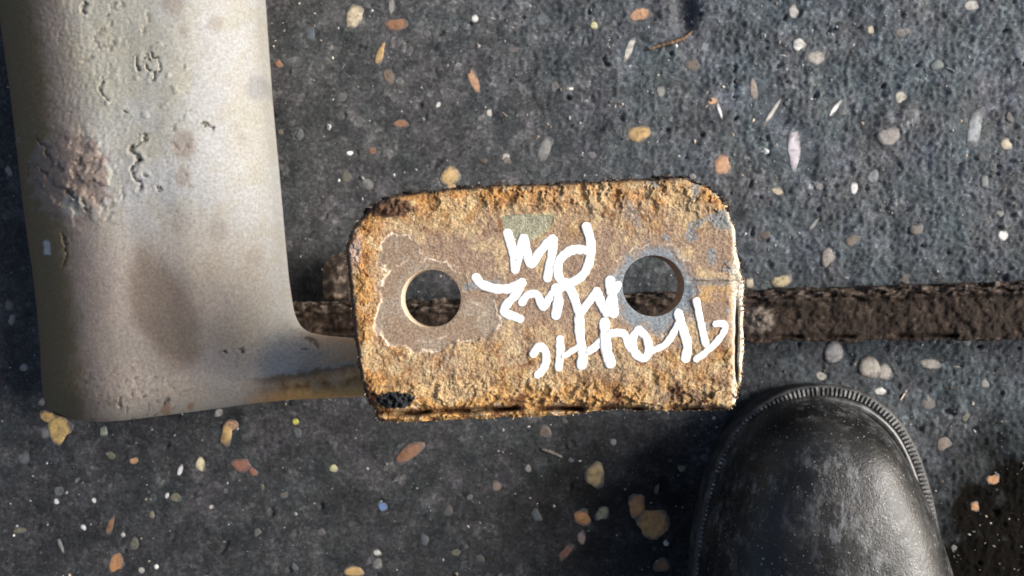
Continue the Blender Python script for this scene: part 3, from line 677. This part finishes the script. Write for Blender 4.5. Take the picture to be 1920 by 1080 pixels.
def tube_h(x, y, d):
    lf = ss(320, 200, x) * ss(800, 700, y + 0.15 * x)
    arm = ss(470, 600, x)  * ss(560, 640, y)
    bot = ss(640, 740, y) * (1 - arm)
    Rr = 95 + 75 * lf - 30 * bot - 45 * arm * 1.0
    D = 0.040 + 0.012 * lf - 0.012 * bot - 0.020 * arm
    def drop(dd, rad, dep, p=2.3): return dep * (1 - np.sqrt(np.maximum(1 - (1 - np.clip(dd / rad, 0, 1)) ** p, 0)))
    z = TZ - drop(seg_dist(x, y, E_LEFT, False), 170, 0.044) - drop(seg_dist(x, y, E_LOW, False), lerp(62, 34, arm), lerp(0.026, 0.016, arm)) - drop(seg_dist(x, y, E_RIGHT, False), lerp(190, 40, arm), lerp(0.036, 0.014, arm), 2.0)
    # the round tube stands proud of the dished wall at its lower left
    dr = seg_dist(x, y, ridge, False)
    ins = (x > np.interp(y, ridge[:, 1], ridge[:, 0])) & (y < np.interp(x, [262, 285, 330, 420, 520], [560, 620, 675, 706, 700]))
    sg = np.where(ins, dr, -dr)
    up = 0.003 * ss(-20, 120, sg) * ss(395, 520, y) * ss(560, 400, x)
    z = z + up * ss(760, 690, y)
    # groove along the arm where it meets the lower lip
    gy_ = np.interp(x, [380, 480, 560, 680, 800], [722, 714, 703, 684, 680])
    z -= 0.0015 * np.exp(-((y - gy_) / 8) ** 2) * ss(400, 520, x)
    z += 0.053 * ss(560, 810, x)
    z += (0.0006 * fbm(x, y, 16, 4, 89) + 0.0006 * fbm(x, y, 45, 3, 92)) * ss(480, 580, x)
    # crusted dirt and lifting paint
    cr = ss(0.02, 0.2, fbm(x, y, 60, 4, 80) + 0.35 * np.exp(-(((x - 140) / 80) ** 2 + ((y - 340) / 90) ** 2)) - 0.12)
    crz = np.exp(-(((x - 140) / 70) ** 2 + ((y - 335) / 80) ** 2) ** 1.5)
    z += crz * (0.0014 * ss(-0.02, 0.03, fbm(x, y, 34, 4, 81)) + 0.0007 * fbm(x, y, 13, 3, 82))
    ru = ss(330, 90, x) * ss(420, 200, y)
    z += 0.00035 * fbm(x, y, 7, 3, 83) * (0.2 + 1.0 * ru) + 0.0006 * fbm(x, y, 90, 3, 84)
    z += 0.0004 * fbm(x, y, 10, 3, 85) * ss(660, 720, y) * ss(420, 250, x)
    for k, (path, wdt) in enumerate(CRACKS):
        dd = seg_dist(x + 11 * fbm(x, y, 16, 3, 90), y + 9 * fbm(x, y, 14, 3, 91), path, False)
        z -= 0.0013 * np.exp(-(dd / (0.75 * wdt)) ** 2); z += 0.00022 * np.exp(-((dd - 2.2 * wdt) / (1.6 * wdt)) ** 2)
    fl = fbm(x, y, 24, 4, 87, 0.6) + 0.35 * fbm(x, y, 130, 2, 88)
    z -= 0.0004 * ss(0.39, 0.43, fl) * ss(420, 330, x) * ss(460, 380, y)      # skin of paint flaked away
    bl = ss(0.30, 0.42, fbm(x, y, 26, 4, 86)) * np.exp(-(((x - 280) / 150) ** 2 + ((y - 190) / 160) ** 2) ** 2)
    z += 0.0004 * bl
    return z
CRACKS = [(np.array(p, float), wd) for p, wd in [
  ([(258,108),(255,120),(262,131)],2.6), ([(285,100),(292,112),(300,128),(290,142),(284,150)],2.4), ([(270,108),(282,114)],1.6), ([(274,124),(286,132)],1.6),
  ([(190,148),(192,172),(200,192)],2.2), ([(272,253),(268,266),(258,274)],2.4), ([(250,276),(245,284),(256,292),(262,304)],4.0), ([(258,300),(250,318),(252,332),(262,350),(264,356)],3.0), ([(268,326),(276,332)],2.0),
  ([(376,230),(386,235),(400,238),(402,246)],2.2), ([(228,203),(238,212)],2.0), ([(296,348),(300,358)],2.4), ([(70,258),(82,274),(92,300)],3.2), ([(54,310),(58,330)],2.2), ([(78,316),(86,332)],2.2),
  ([(126,356),(140,376)],3.0), ([(152,375),(164,392)],3.0), ([(120,500),(126,470),(118,440)],2.4), ([(574,634),(588,640),(598,650)],3.4), ([(568,652),(580,656)],2.2), ([(448,655),(455,662)],2.2), ([(420,656),(424,664)],2.0),
  ([(158,8),(158,22)],3.4), ([(306,756),(316,752)],2.4), ([(222,748),(228,762)],2.6), ([(236,768),(238,776)],2.2)]]
def tube_c(x, y, d, z):
    n = fbm(x, y, 60, 4, 100); n1 = fbm(x, y, 20, 4, 101); n2 = fbm(x, y, 150, 3, 102); n3 = fbm(x, y, 6, 2, 103)
    c = np.zeros((len(x), 3)) + np.array([0.335, 0.325, 0.30])
    c = mix(c, (0.345, 0.345, 0.345), ss(-0.1, 0.2, n2) * 0.8)
    c = mix(c, (0.31, 0.295, 0.24), ss(0.0, 0.3, n) * 0.5)
    # road dirt: reddish towards the lower end, olive at the far side
    c = mix(c, (0.41, 0.335, 0.27), ss(340, 560, y + 0.15 * (300 - x)) * ss(560, 330, x) * 0.85)
    c = mix(c, (0.29, 0.28, 0.215), ss(420, 160, x) * ss(420, 100, y) * 0.6)
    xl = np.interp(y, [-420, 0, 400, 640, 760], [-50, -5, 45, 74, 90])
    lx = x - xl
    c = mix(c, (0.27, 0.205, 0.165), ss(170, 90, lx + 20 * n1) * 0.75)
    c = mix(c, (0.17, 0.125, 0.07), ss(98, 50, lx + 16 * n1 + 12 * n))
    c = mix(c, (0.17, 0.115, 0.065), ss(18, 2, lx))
    cz = np.exp(-(((x - 130) / 75) ** 2 + ((y - 330) / 85) ** 2) ** 1.5)
    sk_ = fbm(x, y, 34, 4, 81)
    c = mix(c, (0.24, 0.185, 0.155), ss(0.3, 0.5, cz + 0.4 * n1) * 0.85)
    c = mix(c, (0.12, 0.095, 0.075), ss(0.35, 0.5, cz + 0.3 * n1) * np.exp(-(sk_ / 0.035) ** 2) * 0.8)
    c = mix(c, (0.36, 0.35, 0.31), ss(0.5, 0.8, np.exp(-(((x - 140) / 40) ** 2 + ((y - 385) / 30) ** 2)) + 0.3 * n1) * 0.7)
    # brown tint deepening the plate's shadow on the bulge, put into the colour
    plate_shade = np.exp(-(((x - 300 - 0.35 * (y - 560)) / 62) ** 2 + ((y - 585) / 110) ** 2) ** 1.6)
    c = mix(c, (0.19, 0.13, 0.088), ss(0.1, 0.75, plate_shade + 0.25 * n) * 0.6)
    fl = fbm(x, y, 24, 4, 87, 0.6) + 0.35 * fbm(x, y, 130, 2, 88)
    c = mix(c, (0.22, 0.19, 0.165), ss(0.38, 0.42, fl) * ss(420, 330, x) * ss(460, 380, y) * 0.7)
    for px, py, r_, a in [(345,272,27,.6),(342,330,19,.5),(405,45,17,.4),(325,2,26,.5),(482,165,24,.55),(345,60,14,.3),(340,420,22,.3),(410,430,22,.35),(480,480,18,.3),(455,262,12,.25),(440,240,10,.2),(300,235,12,.2)]:
        q = ss(r_ * 1.1, r_ * 0.55, np.hypot(x - px, (y - py) * 0.85) + 4 * n1)
        c = mix(c, (0.23, 0.195, 0.165) if px != 482 else (0.24, 0.24, 0.245), q * a * 1.3)
    # arm: bare and rusty lower lip
    gy_ = np.interp(x, [380, 480, 560, 680, 800], [724, 716, 704, 684, 680]) + 10 * n1
    lip = ss(-8, 10, y - gy_) * ss(430, 560, x)
    c = mix(c, (0.33, 0.185, 0.075), lip * 0.95)
    c = mix(c, (0.42, 0.30, 0.19), lip * ss(0.0, 0.25, n1) * 0.6)
    c = mix(c, (0.16, 0.085, 0.04), lip * ss(0.05, 0.3, -n1) * 0.7)
    c = mix(c, (0.60, 0.34, 0.13), lip * ss(26, 8, d) * 0.9)
    c = mix(c, (0.40, 0.285, 0.19), ss(520, 620, x) * ss(-5, -12, y - gy_) * 0.85)
    c = mix(c, (0.38, 0.225, 0.115), ss(585, 690, x + 50 * n) * ss(-2, -10, y - gy_) * 0.75)
    c = mix(c, (0.46, 0.40, 0.335), ss(40, 14, seg_dist(x, y, E_LOW, False)) * ss(170, 260, x) * ss(470, 380, x) * 0.8)  # light on the tube's lower end painted in as a paler rim
    c = mix(c, (0.19, 0.12, 0.07), np.exp(-((y - gy_) / 5) ** 2) * ss(430, 520, x) * 0.8)
    c = mix(c, (0.33, 0.17, 0.10), ss(14, 6, np.hypot(x - 312, (y - 768) * 0.8) + 4 * n1) * 0.7)
    c = mix(c, (0.33, 0.15, 0.08), ss(9, 4, np.hypot(x - 358, y - 762) + 3 * n1) * 0.7)
    sp_ = ss(0.33, 0.40, fbm(x, y, 11, 2, 104)) * ss(660, 720, y) * ss(420, 250, x)
    c = mix(c, (0.16, 0.12, 0.085), sp_ * 0.8)
    c = mix(c, (0.46, 0.46, 0.45), ss(1, 0.7, 0.5 * n1 + np.maximum(np.abs(x - 88) / 7, np.abs(y - 464) / 15)))
    for path, wdt in CRACKS:
        c = mix(c, (0.06, 0.045, 0.035), np.exp(-(seg_dist(x + 11 * fbm(x, y, 16, 3, 90), y + 9 * fbm(x, y, 14, 3, 91), path, False) / (wdt * 0.7)) ** 2) * 0.8)
    return c * (1 + 0.12 * n3[:, None])
def trow(f):
    a = f * math.pi / 2
    def row(x, y, z):
        arm = ss(520, 640, x) * ss(590, 630, y)
        full = lerp(z - 0.0005, np.minimum(z - 0.0005, 0.024), arm)
        return full * math.sin(a), lerp(0.026, 0.0075, arm) * (1 - math.cos(a))
    return row
V, F, C = slab(tube_out, [], 2.6, tube_h, tube_c, [trow(f) for f in (0.12, 0.25, 0.4, 0.6, 0.8, 1.0)])
part('tube', V, F, C, dust_mat)

# --- long flat bar on the floor
bar_out = smooth_poly([(500,573),(700,566),(900,560),(1100,553),(1390,545),(1600,540),(1920,530),(2400,514),(2420,580),(2400,636),(1920,637),(1400,640),(1000,633),(700,628),(500,626)], 30)
dj = fbm(bar_out[:, 0], bar_out[:, 1], 30, 3, 120)
bar_out[:, 1] += 9 * dj + 4 * fbm(bar_out[:, 0], bar_out[:, 1], 9, 2, 119)
def bar_zc(x): return 0.018 + 0.026 * np.clip((x - 500) / 1900, 0, 1)
def bar_h(x, y, d):
    top = np.interp(x, [500,1390,1920,2400],[573,545,530,514]); low = np.interp(x, [500,1400,1920,2400],[626,640,637,636])
    z = bar_zc(x) + 0.0013 * fbm(x, y, 18, 4, 121, 0.65) + 0.0012 * fbm(x, y, 60, 3, 122)
    u = y - top
    z += 0.0014 * ss(30, 20, u + 8 * fbm(x, y, 60, 3, 123)) + 0.0042 * fbm(x * 0.22, y, 7, 4, 124) * ss(32, 16, u)
    v = low - y
    z -= 0.0035 * np.exp(-((v - 8 - 4 * fbm(x, y * 0, 80, 3, 125)) / 3) ** 2) * ss(-0.1, 0.1, fbm(x, y * 0, 120, 2, 126))
    z += 0.0012 * np.exp(-(((x - 1425) / 22) ** 2 + ((y - 598) / 16) ** 2) ** 2) * (1 + fbm(x, y, 9, 3, 127))
    return z
def bar_c(x, y, d, z):
    n = fbm(x, y, 30, 4, 130); n1 = fbm(x, y, 9, 3, 131)
    top = np.interp(x, [500,1390,1920,2400],[573,545,530,514])
    c = np.zeros((len(x), 3)) + np.array([0.024, 0.0145, 0.009])
    c = mix(c, (0.046, 0.029, 0.019), ss(0.0, 0.25, n) * 0.7)
    c = mix(c, (0.13, 0.097, 0.07), ss(0.22, 0.36, n1 * 0.7 + n * 0.5) * 0.55)
    c = mix(c, (0.13, 0.10, 0.08), ss(24, 12, y - top) * ss(0.0, 0.2, fbm(x * 0.3, y, 6, 3, 124)) * 0.9)
    c = mix(c, (0.22, 0.18, 0.145), ss(0.3, 0.7, np.exp(-(((x - 1425) / 30) ** 2 + ((y - 600) / 26) ** 2) ** 2) + 0.6 * n1) * 0.7)
    return c
V, F, C = slab(bar_out, [], 2.6, bar_h, bar_c, [const(0.001, -0.0002), lambda x, y, z: (z * 0.5, np.full(len(x), 0.0006)), lambda x, y, z: (z + 0.001, np.full(len(x), 0.0))])
part('cross_bar', V, F, C, dark_rust)
lug_out = smooth_poly([(606,512),(616,484),(650,470),(700,472),(716,500),(714,572),(660,575),(612,572)], 6)
V, F, C = slab(lug_out, [], 3, lambda x, y, d: 0.020 - 0.006 * (1 - ss(0, 22, d)) + 0.0016 * fbm(x, y, 18, 4, 140),
               lambda x, y, d, z: mix(np.zeros((len(x), 3)) + np.array([0.06, 0.042, 0.032]), (0.22, 0.17, 0.13), ss(0, 0.3, fbm(x, y, 14, 4, 141))), [const(0.004, 0.0), lambda x, y, z: (z + 0.001, np.full(len(x), 0.0))])
part('lug', V, F, C, dark_rust)

# ------------------------------------------------------------------ boot
boot = bpy.data.objects.new('work_boot', None); col.objects.link(boot)
boot['label'] = 'scuffed black leather work boot with ribbed welt at lower right'
boot['category'] = 'boot'; boot.empty_display_size = 0.02
bx0, by0 = P(1552, 1300, 0.0); boot.location = (bx0, by0, 0)
def bpart(name, V, F, mat, parent=boot, smooth=True, C=None):
    V = np.asarray(V, float).copy(); V[:, 0] -= bx0; V[:, 1] -= by0
    return link(name, mesh_from(name, V, F, C, smooth), mat, parent)
SZ = 0.022
welt = smooth_poly([(1540,722),(1600,729),(1650,752),(1692,790),(1722,840),(1746,905),(1764,985),(1778,1080),(1786,1240),(1770,1420),(1735,1600),(1715,1760),(1690,1880),(1620,1955),(1540,1965),(1455,1940),(1400,1870),(1380,1740),(1360,1560),(1325,1380),(1305,1220),(1302,1080),(1314,985),(1338,890),(1374,815),(1420,765),(1480,732)], 8)
ww = np.stack(P(welt[:, 0], welt[:, 1], SZ), 1)
def ring_off(poly, off):
    t_ = np.roll(poly, -1, 0) - np.roll(poly, 1, 0); t_ /= np.linalg.norm(t_, axis=1, keepdims=True)
    nn = np.stack([t_[:, 1], -t_[:, 0]], 1)
    a = np.sum(poly[:, 0] * np.roll(poly[:, 1], -1) - np.roll(poly[:, 0], -1) * poly[:, 1])
    if a > 0: nn = -nn
    return poly + nn * off      # positive = inwards
rub, t, b = node_mat('black_rubber'); b.inputs['Base Color'].default_value = (0.022, 0.022, 0.023, 1); b.inputs['Roughness'].default_value = 0.6
g = N(t, 'ShaderNodeNewGeometry'); n1 = noise(t, 160, 4, 0.6, g.outputs['Position'])
r = ramp(t, n1.outputs['Fac'], [(0.4, (0.018, 0.018, 0.019)), (0.75, (0.085, 0.082, 0.078))]); t.links.new(r.outputs[0], b.inputs['Base Color'])
def rings(rs, cap=True):
    V = []; n = len(rs[0][0]); Fc = []
    for poly, z in rs: V += [(p[0], p[1], zz) for p, zz in zip(poly, np.broadcast_to(z, (n,)))]
    for j in range(len(rs) - 1):
        for i in range(n):
            Fc.append((j * n + i, j * n + (i + 1) % n, (j + 1) * n + (i + 1) % n, (j + 1) * n + i))
    if cap: Fc.append(tuple((len(rs) - 1) * n + i for i in range(n)))
    return V, Fc
def ccw(p):
    a = np.sum(p[:, 0] * np.roll(p[:, 1], -1) - np.roll(p[:, 0], -1) * p[:, 1]); return p if a > 0 else p[::-1]
ww = ccw(ww)
V, Fc = rings([(ring_off(ww, 0.003), 0.0), (ring_off(ww, 0.0012), 0.004), (ring_off(ww, 0.0008), 0.013), (ring_off(ww, 0.0014), 0.0165)])
bpart('sole', V, Fc, rub)
V, Fc = rings([(ring_off(ww, 0.0016), 0.0168), (ww, 0.0172), (ring_off(ww, -0.0002), 0.0195), (ring_off(ww, 0.0006), 0.0208), (ring_off(ww, 0.0050), 0.0210), (ring_off(ww, 0.0056), 0.0195), (ring_off(ww, 0.012), 0.0195)], True)
weltm = bpart('welt', V, Fc, rub)
# ribs pressed across the welt
loop = ring_off(ww, 0.0028); seg = np.r_[0, np.cumsum(np.hypot(*np.diff(np.concatenate([loop, loop[:1]]), axis=0).T))]
lp = np.concatenate([loop, loop[:1]]); total = seg[-1]; V = []; Fc = []
pitch = 0.0019
thr, t, b = node_mat('pale_welt_rib'); b.inputs['Roughness'].default_value = 0.5
g = N(t, 'ShaderNodeNewGeometry'); n1 = noise(t, 260, 4, 0.6, g.outputs['Position'])
r = ramp(t, n1.outputs['Fac'], [(0.38, (0.05, 0.05, 0.05)), (0.66, (0.36, 0.35, 0.33))]); t.links.new(r.outputs[0], b.inputs['Base Color'])
for k in range(int(total / pitch)):
    s_ = k * pitch; x = np.interp(s_, seg, lp[:, 0]); y = np.interp(s_, seg, lp[:, 1])
    if y < P(0, 1400, SZ)[1]: continue
    x2 = np.interp((s_ + 0.001) % total, seg, lp[:, 0]); y2 = np.interp((s_ + 0.001) % total, seg, lp[:, 1])
    tx, ty = x2 - x, y2 - y; l = math.hypot(tx, ty) + 1e-9; tx /= l; ty /= l; qx, qy = -ty, tx
    hl = 0.0021 * random.uniform(0.75, 1.08); hw = 0.00052 * random.uniform(0.75, 1.15)
    b0 = len(V)
    for zz, f in ((0.0206, 1.0), (0.0216, 0.72)):
        for a_, c_ in ((-1, -1), (1, -1), (1, 1), (-1, 1)):
            V.append((x + qx * hl * a_ * f + tx * hw * c_ * f, y + qy * hl * a_ * f + ty * hw * c_ * f, zz))
    for i in range(4): Fc.append((b0 + i, b0 + (i + 1) % 4, b0 + 4 + (i + 1) % 4, b0 + 4 + i))
    Fc.append((b0 + 4, b0 + 5, b0 + 6, b0 + 7))
rb_ = bpart('welt_ribs', V, Fc, thr, weltm, False); rb_['kind'] = 'stuff'
import bmesh
def fix(o, ref=None):
    bm = bmesh.new(); bm.from_mesh(o.data); bmesh.ops.recalc_face_normals(bm, faces=bm.faces); bm.to_mesh(o.data); bm.free()
fix(rb_); fix(weltm)

# leather upper: lofted from the toe to the ankle
lea, t, b = node_mat('scuffed_black_leather')
g = N(t, 'ShaderNodeNewGeometry'); pos = g.outputs['Position']
na = noise(t, 30, 5, 0.6, pos); nb_ = noise(t, 170, 6, 0.75, pos); nc = noise(t, 900, 3, 0.6, pos)
c1 = ramp(t, na.outputs['Fac'], [(0.36, (0.008, 0.008, 0.009)), (0.55, (0.017, 0.0165, 0.016)), (0.72, (0.04, 0.04, 0.039))])
sc = ramp(t, nb_.outputs['Fac'], [(0.54, (0, 0, 0)), (0.74, (0.6, 0.6, 0.6))])
mx = N(t, 'ShaderNodeMix', data_type='RGBA'); t.links.new(sc.outputs[0], mx.inputs[0]); t.links.new(c1.outputs[0], mx.inputs[6]); mx.inputs[7].default_value = (0.15, 0.145, 0.135, 1)
wm = N(t, 'ShaderNodeMapping'); wm.inputs['Scale'].default_value = (1.0, 0.35, 1.0); wm.inputs['Rotation'].default_value = (0, 0, 0.5); t.links.new(pos, wm.inputs[0])
ns = noise(t, 260, 6, 0.75, wm.outputs[0]); n0 = noise(t, 22, 3, 0.5, pos)
mm = N(t, 'ShaderNodeMath', operation='MULTIPLY'); rs_ = ramp(t, ns.outputs['Fac'], [(0.5, (0, 0, 0)), (0.62, (1, 1, 1))]); r0 = ramp(t, n0.outputs['Fac'], [(0.46, (0, 0, 0)), (0.6, (0.8,) * 3)])
t.links.new(rs_.outputs[0], mm.inputs[0]); t.links.new(r0.outputs[0], mm.inputs[1])
ms = N(t, 'ShaderNodeMix', data_type='RGBA'); t.links.new(mm.outputs[0], ms.inputs[0]); t.links.new(mx.outputs[2], ms.inputs[6]); ms.inputs[7].default_value = (0.21, 0.215, 0.22, 1)
spk = ramp(t, noise(t, 1000, 1, 0.5, pos).outputs['Fac'], [(0.70, (0, 0, 0)), (0.76, (1, 1, 1))])
mk = N(t, 'ShaderNodeMix', data_type='RGBA'); t.links.new(spk.outputs[0], mk.inputs[0]); t.links.new(ms.outputs[2], mk.inputs[6]); mk.inputs[7].default_value = (0.3, 0.29, 0.27, 1)
t.links.new(mk.outputs[2], b.inputs['Base Color'])
rr = ramp(t, nb_.outputs['Fac'], [(0.35, (0.25,) * 3), (0.65, (0.48,) * 3)]); t.links.new(rr.outputs[0], b.inputs['Roughness'])
b.inputs['Specular IOR Level'].default_value = 0.45
bp = N(t, 'ShaderNodeBump'); bp.inputs['Strength'].default_value = 0.35; bp.inputs['Distance'].default_value = 0.0005
t.links.new(nc.outputs['Fac'], bp.inputs['Height'])
bp2 = N(t, 'ShaderNodeBump'); bp2.inputs['Strength'].default_value = 0.35; bp2.inputs['Distance'].default_value = 0.0006
t.links.new(nb_.outputs['Fac'], bp2.inputs['Height']); t.links.new(bp.outputs[0], bp2.inputs['Normal']); t.links.new(bp2.outputs[0], b.inputs['Normal'])
# widths of the upper, in pixels of the photo seen at mid height
yk = [742, 748, 762, 790, 830, 880, 940, 1010, 1080, 1240, 1420, 1600, 1760, 1880, 1945]
lk = [1540, 1498, 1460, 1422, 1392, 1368, 1348, 1332, 1322, 1318, 1338, 1372, 1392, 1420, 1500]
rk = [1545, 1592, 1628, 1662, 1689, 1712, 1738, 1764, 1786, 1794, 1776, 1742, 1712, 1688, 1600]
hk = [0.022, 0.030, 0.040, 0.052, 0.060, 0.064, 0.066, 0.068, 0.071, 0.086, 0.115, 0.14, 0.15, 0.15, 0.14]
ygrid = np.arange(700, 2000, 2.0)
def table(v, wdw=31):
    a = np.interp(ygrid, yk, v); a = np.convolve(np.pad(a, wdw, 'edge'), np.ones(2 * wdw + 1) / (2 * wdw + 1), 'valid'); return a
L_, R_, H_ = table(lk), table(rk), table(hk)
ys = np.r_[752 + (1080 - 752) * np.linspace(0, 1, 46) ** 2.0, np.linspace(1100, 1945, 26)]
na_ = 40; V = []; Fc = []
for y in ys:
    l = np.interp(y, ygrid, L_); r_ = np.interp(y, ygrid, R_); h = np.interp(y, ygrid, H_)
    q = math.sqrt(max(1 - (1 - min((y - 752) / 150, 1)) ** 2, 0)); bl = float(ss(800, 900, y))   # round toe
    l = lerp(lerp(1543, 1372, q), l, bl); r_ = lerp(lerp(1543, 1702, q), r_, bl)
    h = lerp(0.021 + 0.043 * q, h, bl)
    for i in range(na_ + 1):
        a = math.pi * i / na_
        u = -math.cos(a); e = 2.0 / 2.5
        uu = math.copysign(abs(u) ** e, u); vv = math.sin(a) ** e
        px = (l + r_) / 2 + uu * (r_ - l) / 2
        zb = 0.0185; z = zb + (h - zb) * vv
        x, yy = P(px, y, 0.034)
        z += 0.0016 * float(pn(np.array(x * 40), np.array(yy * 30), 9)) * vv
        V.append((x, yy, z))
m = na_ + 1
for j in range(len(ys) - 1):
    for i in range(na_): Fc.append((j * m + i, (j + 1) * m + i, (j + 1) * m + i + 1, j * m + i + 1))
up = bpart('upper', V, Fc, lea); fix(up)
if sum(p.normal.z * p.area for p in up.data.polygons) < 0: up.data.flip_normals()

# rolled seam where the upper meets the welt
core = ring_off(ww, 0.0066); V = []; Fc = []; n = len(core)
cl_ = core.mean(0)
tg = np.roll(core, -1, 0) - np.roll(core, 1, 0); tg /= np.linalg.norm(tg, axis=1, keepdims=True); nr = np.stack([tg[:, 1], -tg[:, 0]], 1)
for i in range(n):
    for q in range(8):
        a = 2 * math.pi * q / 8; rd = 0.0017
        V.append((core[i, 0] + nr[i, 0] * rd * math.cos(a), core[i, 1] + nr[i, 1] * rd * math.cos(a), 0.0222 + rd * math.sin(a)))
for i in range(n):
    for q in range(8): Fc.append((i * 8 + q, i * 8 + (q + 1) % 8, ((i + 1) % n) * 8 + (q + 1) % 8, ((i + 1) % n) * 8 + q))
bead, t, b = node_mat('worn_seam_leather'); b.inputs['Roughness'].default_value = 0.32
g = N(t, 'ShaderNodeNewGeometry'); n1 = noise(t, 120, 5, 0.7, g.outputs['Position'])
r = ramp(t, n1.outputs['Fac'], [(0.4, (0.03, 0.03, 0.03)), (0.65, (0.17, 0.17, 0.165))]); t.links.new(r.outputs[0], b.inputs['Base Color'])
fix(bpart('seam_bead', V, Fc, bead, up))

# shaft of the boot and an added, unseen trouser leg to shade the floor, below the picture
def tube_mesh(pts, rads, n=28, wr=0.0):
    V = []; Fc = []
    pts = [Vector(p) for p in pts]
    for j, p in enumerate(pts):
        d_ = (pts[min(j + 1, len(pts) - 1)] - pts[max(j - 1, 0)]).normalized()
        s1 = d_.cross(Vector((1, 0, 0))).normalized(); s2 = d_.cross(s1)
        for i in range(n):
            a = 2 * math.pi * i / n; rd = rads[j] * (1 + wr * float(pn(np.array(i * 0.7), np.array(j * 0.5), 5)))
            q = p + s1 * rd * math.cos(a) + s2 * rd * math.sin(a); V.append(tuple(q))
    for j in range(len(pts) - 1):
        for i in range(n): Fc.append((j * n + i, j * n + (i + 1) % n, (j + 1) * n + (i + 1) % n, (j + 1) * n + i))
    Fc.append(tuple(range(n))); Fc.append(tuple((len(pts) - 1) * n + i for i in range(n)))
    return V, Fc
ax, ay = P(1552, 1780, 0.0)
V, Fc = tube_mesh([(ax, ay, 0.06), (ax, ay + 0.005, 0.11), (ax, ay + 0.02, 0.16), (ax, ay + 0.035, 0.2)], [0.046, 0.047, 0.05, 0.054])
sh = bpart('shaft', V, Fc, lea); fix(sh)
clo, t, b = node_mat('added_trouser_cloth'); b.inputs['Base Color'].default_value = (0.02, 0.022, 0.028, 1); b.inputs['Roughness'].default_value = 0.9
g = N(t, 'ShaderNodeNewGeometry'); n1 = noise(t, 700, 3, 0.6, g.outputs['Position'])
r = ramp(t, n1.outputs['Fac'], [(0.3, (0.012, 0.013, 0.017)), (0.7, (0.03, 0.032, 0.04))]); t.links.new(r.outputs[0], b.inputs['Base Color'])
V, Fc = tube_mesh([(ax, ay + 0.02, 0.15), (ax, ay + 0.06, 0.24), (ax, ay + 0.11, 0.34), (ax, ay + 0.16, 0.43), (ax, ay + 0.16, 0.51), (ax - 0.01, ay + 0.07, 0.55), (ax - 0.02, ay - 0.10, 0.53), (ax - 0.03, ay - 0.28, 0.5)], [0.062, 0.068, 0.076, 0.082, 0.084, 0.09, 0.1, 0.11], 32, 0.12)
tl = bpart('added_trouser_leg', V, Fc, clo); fix(tl)
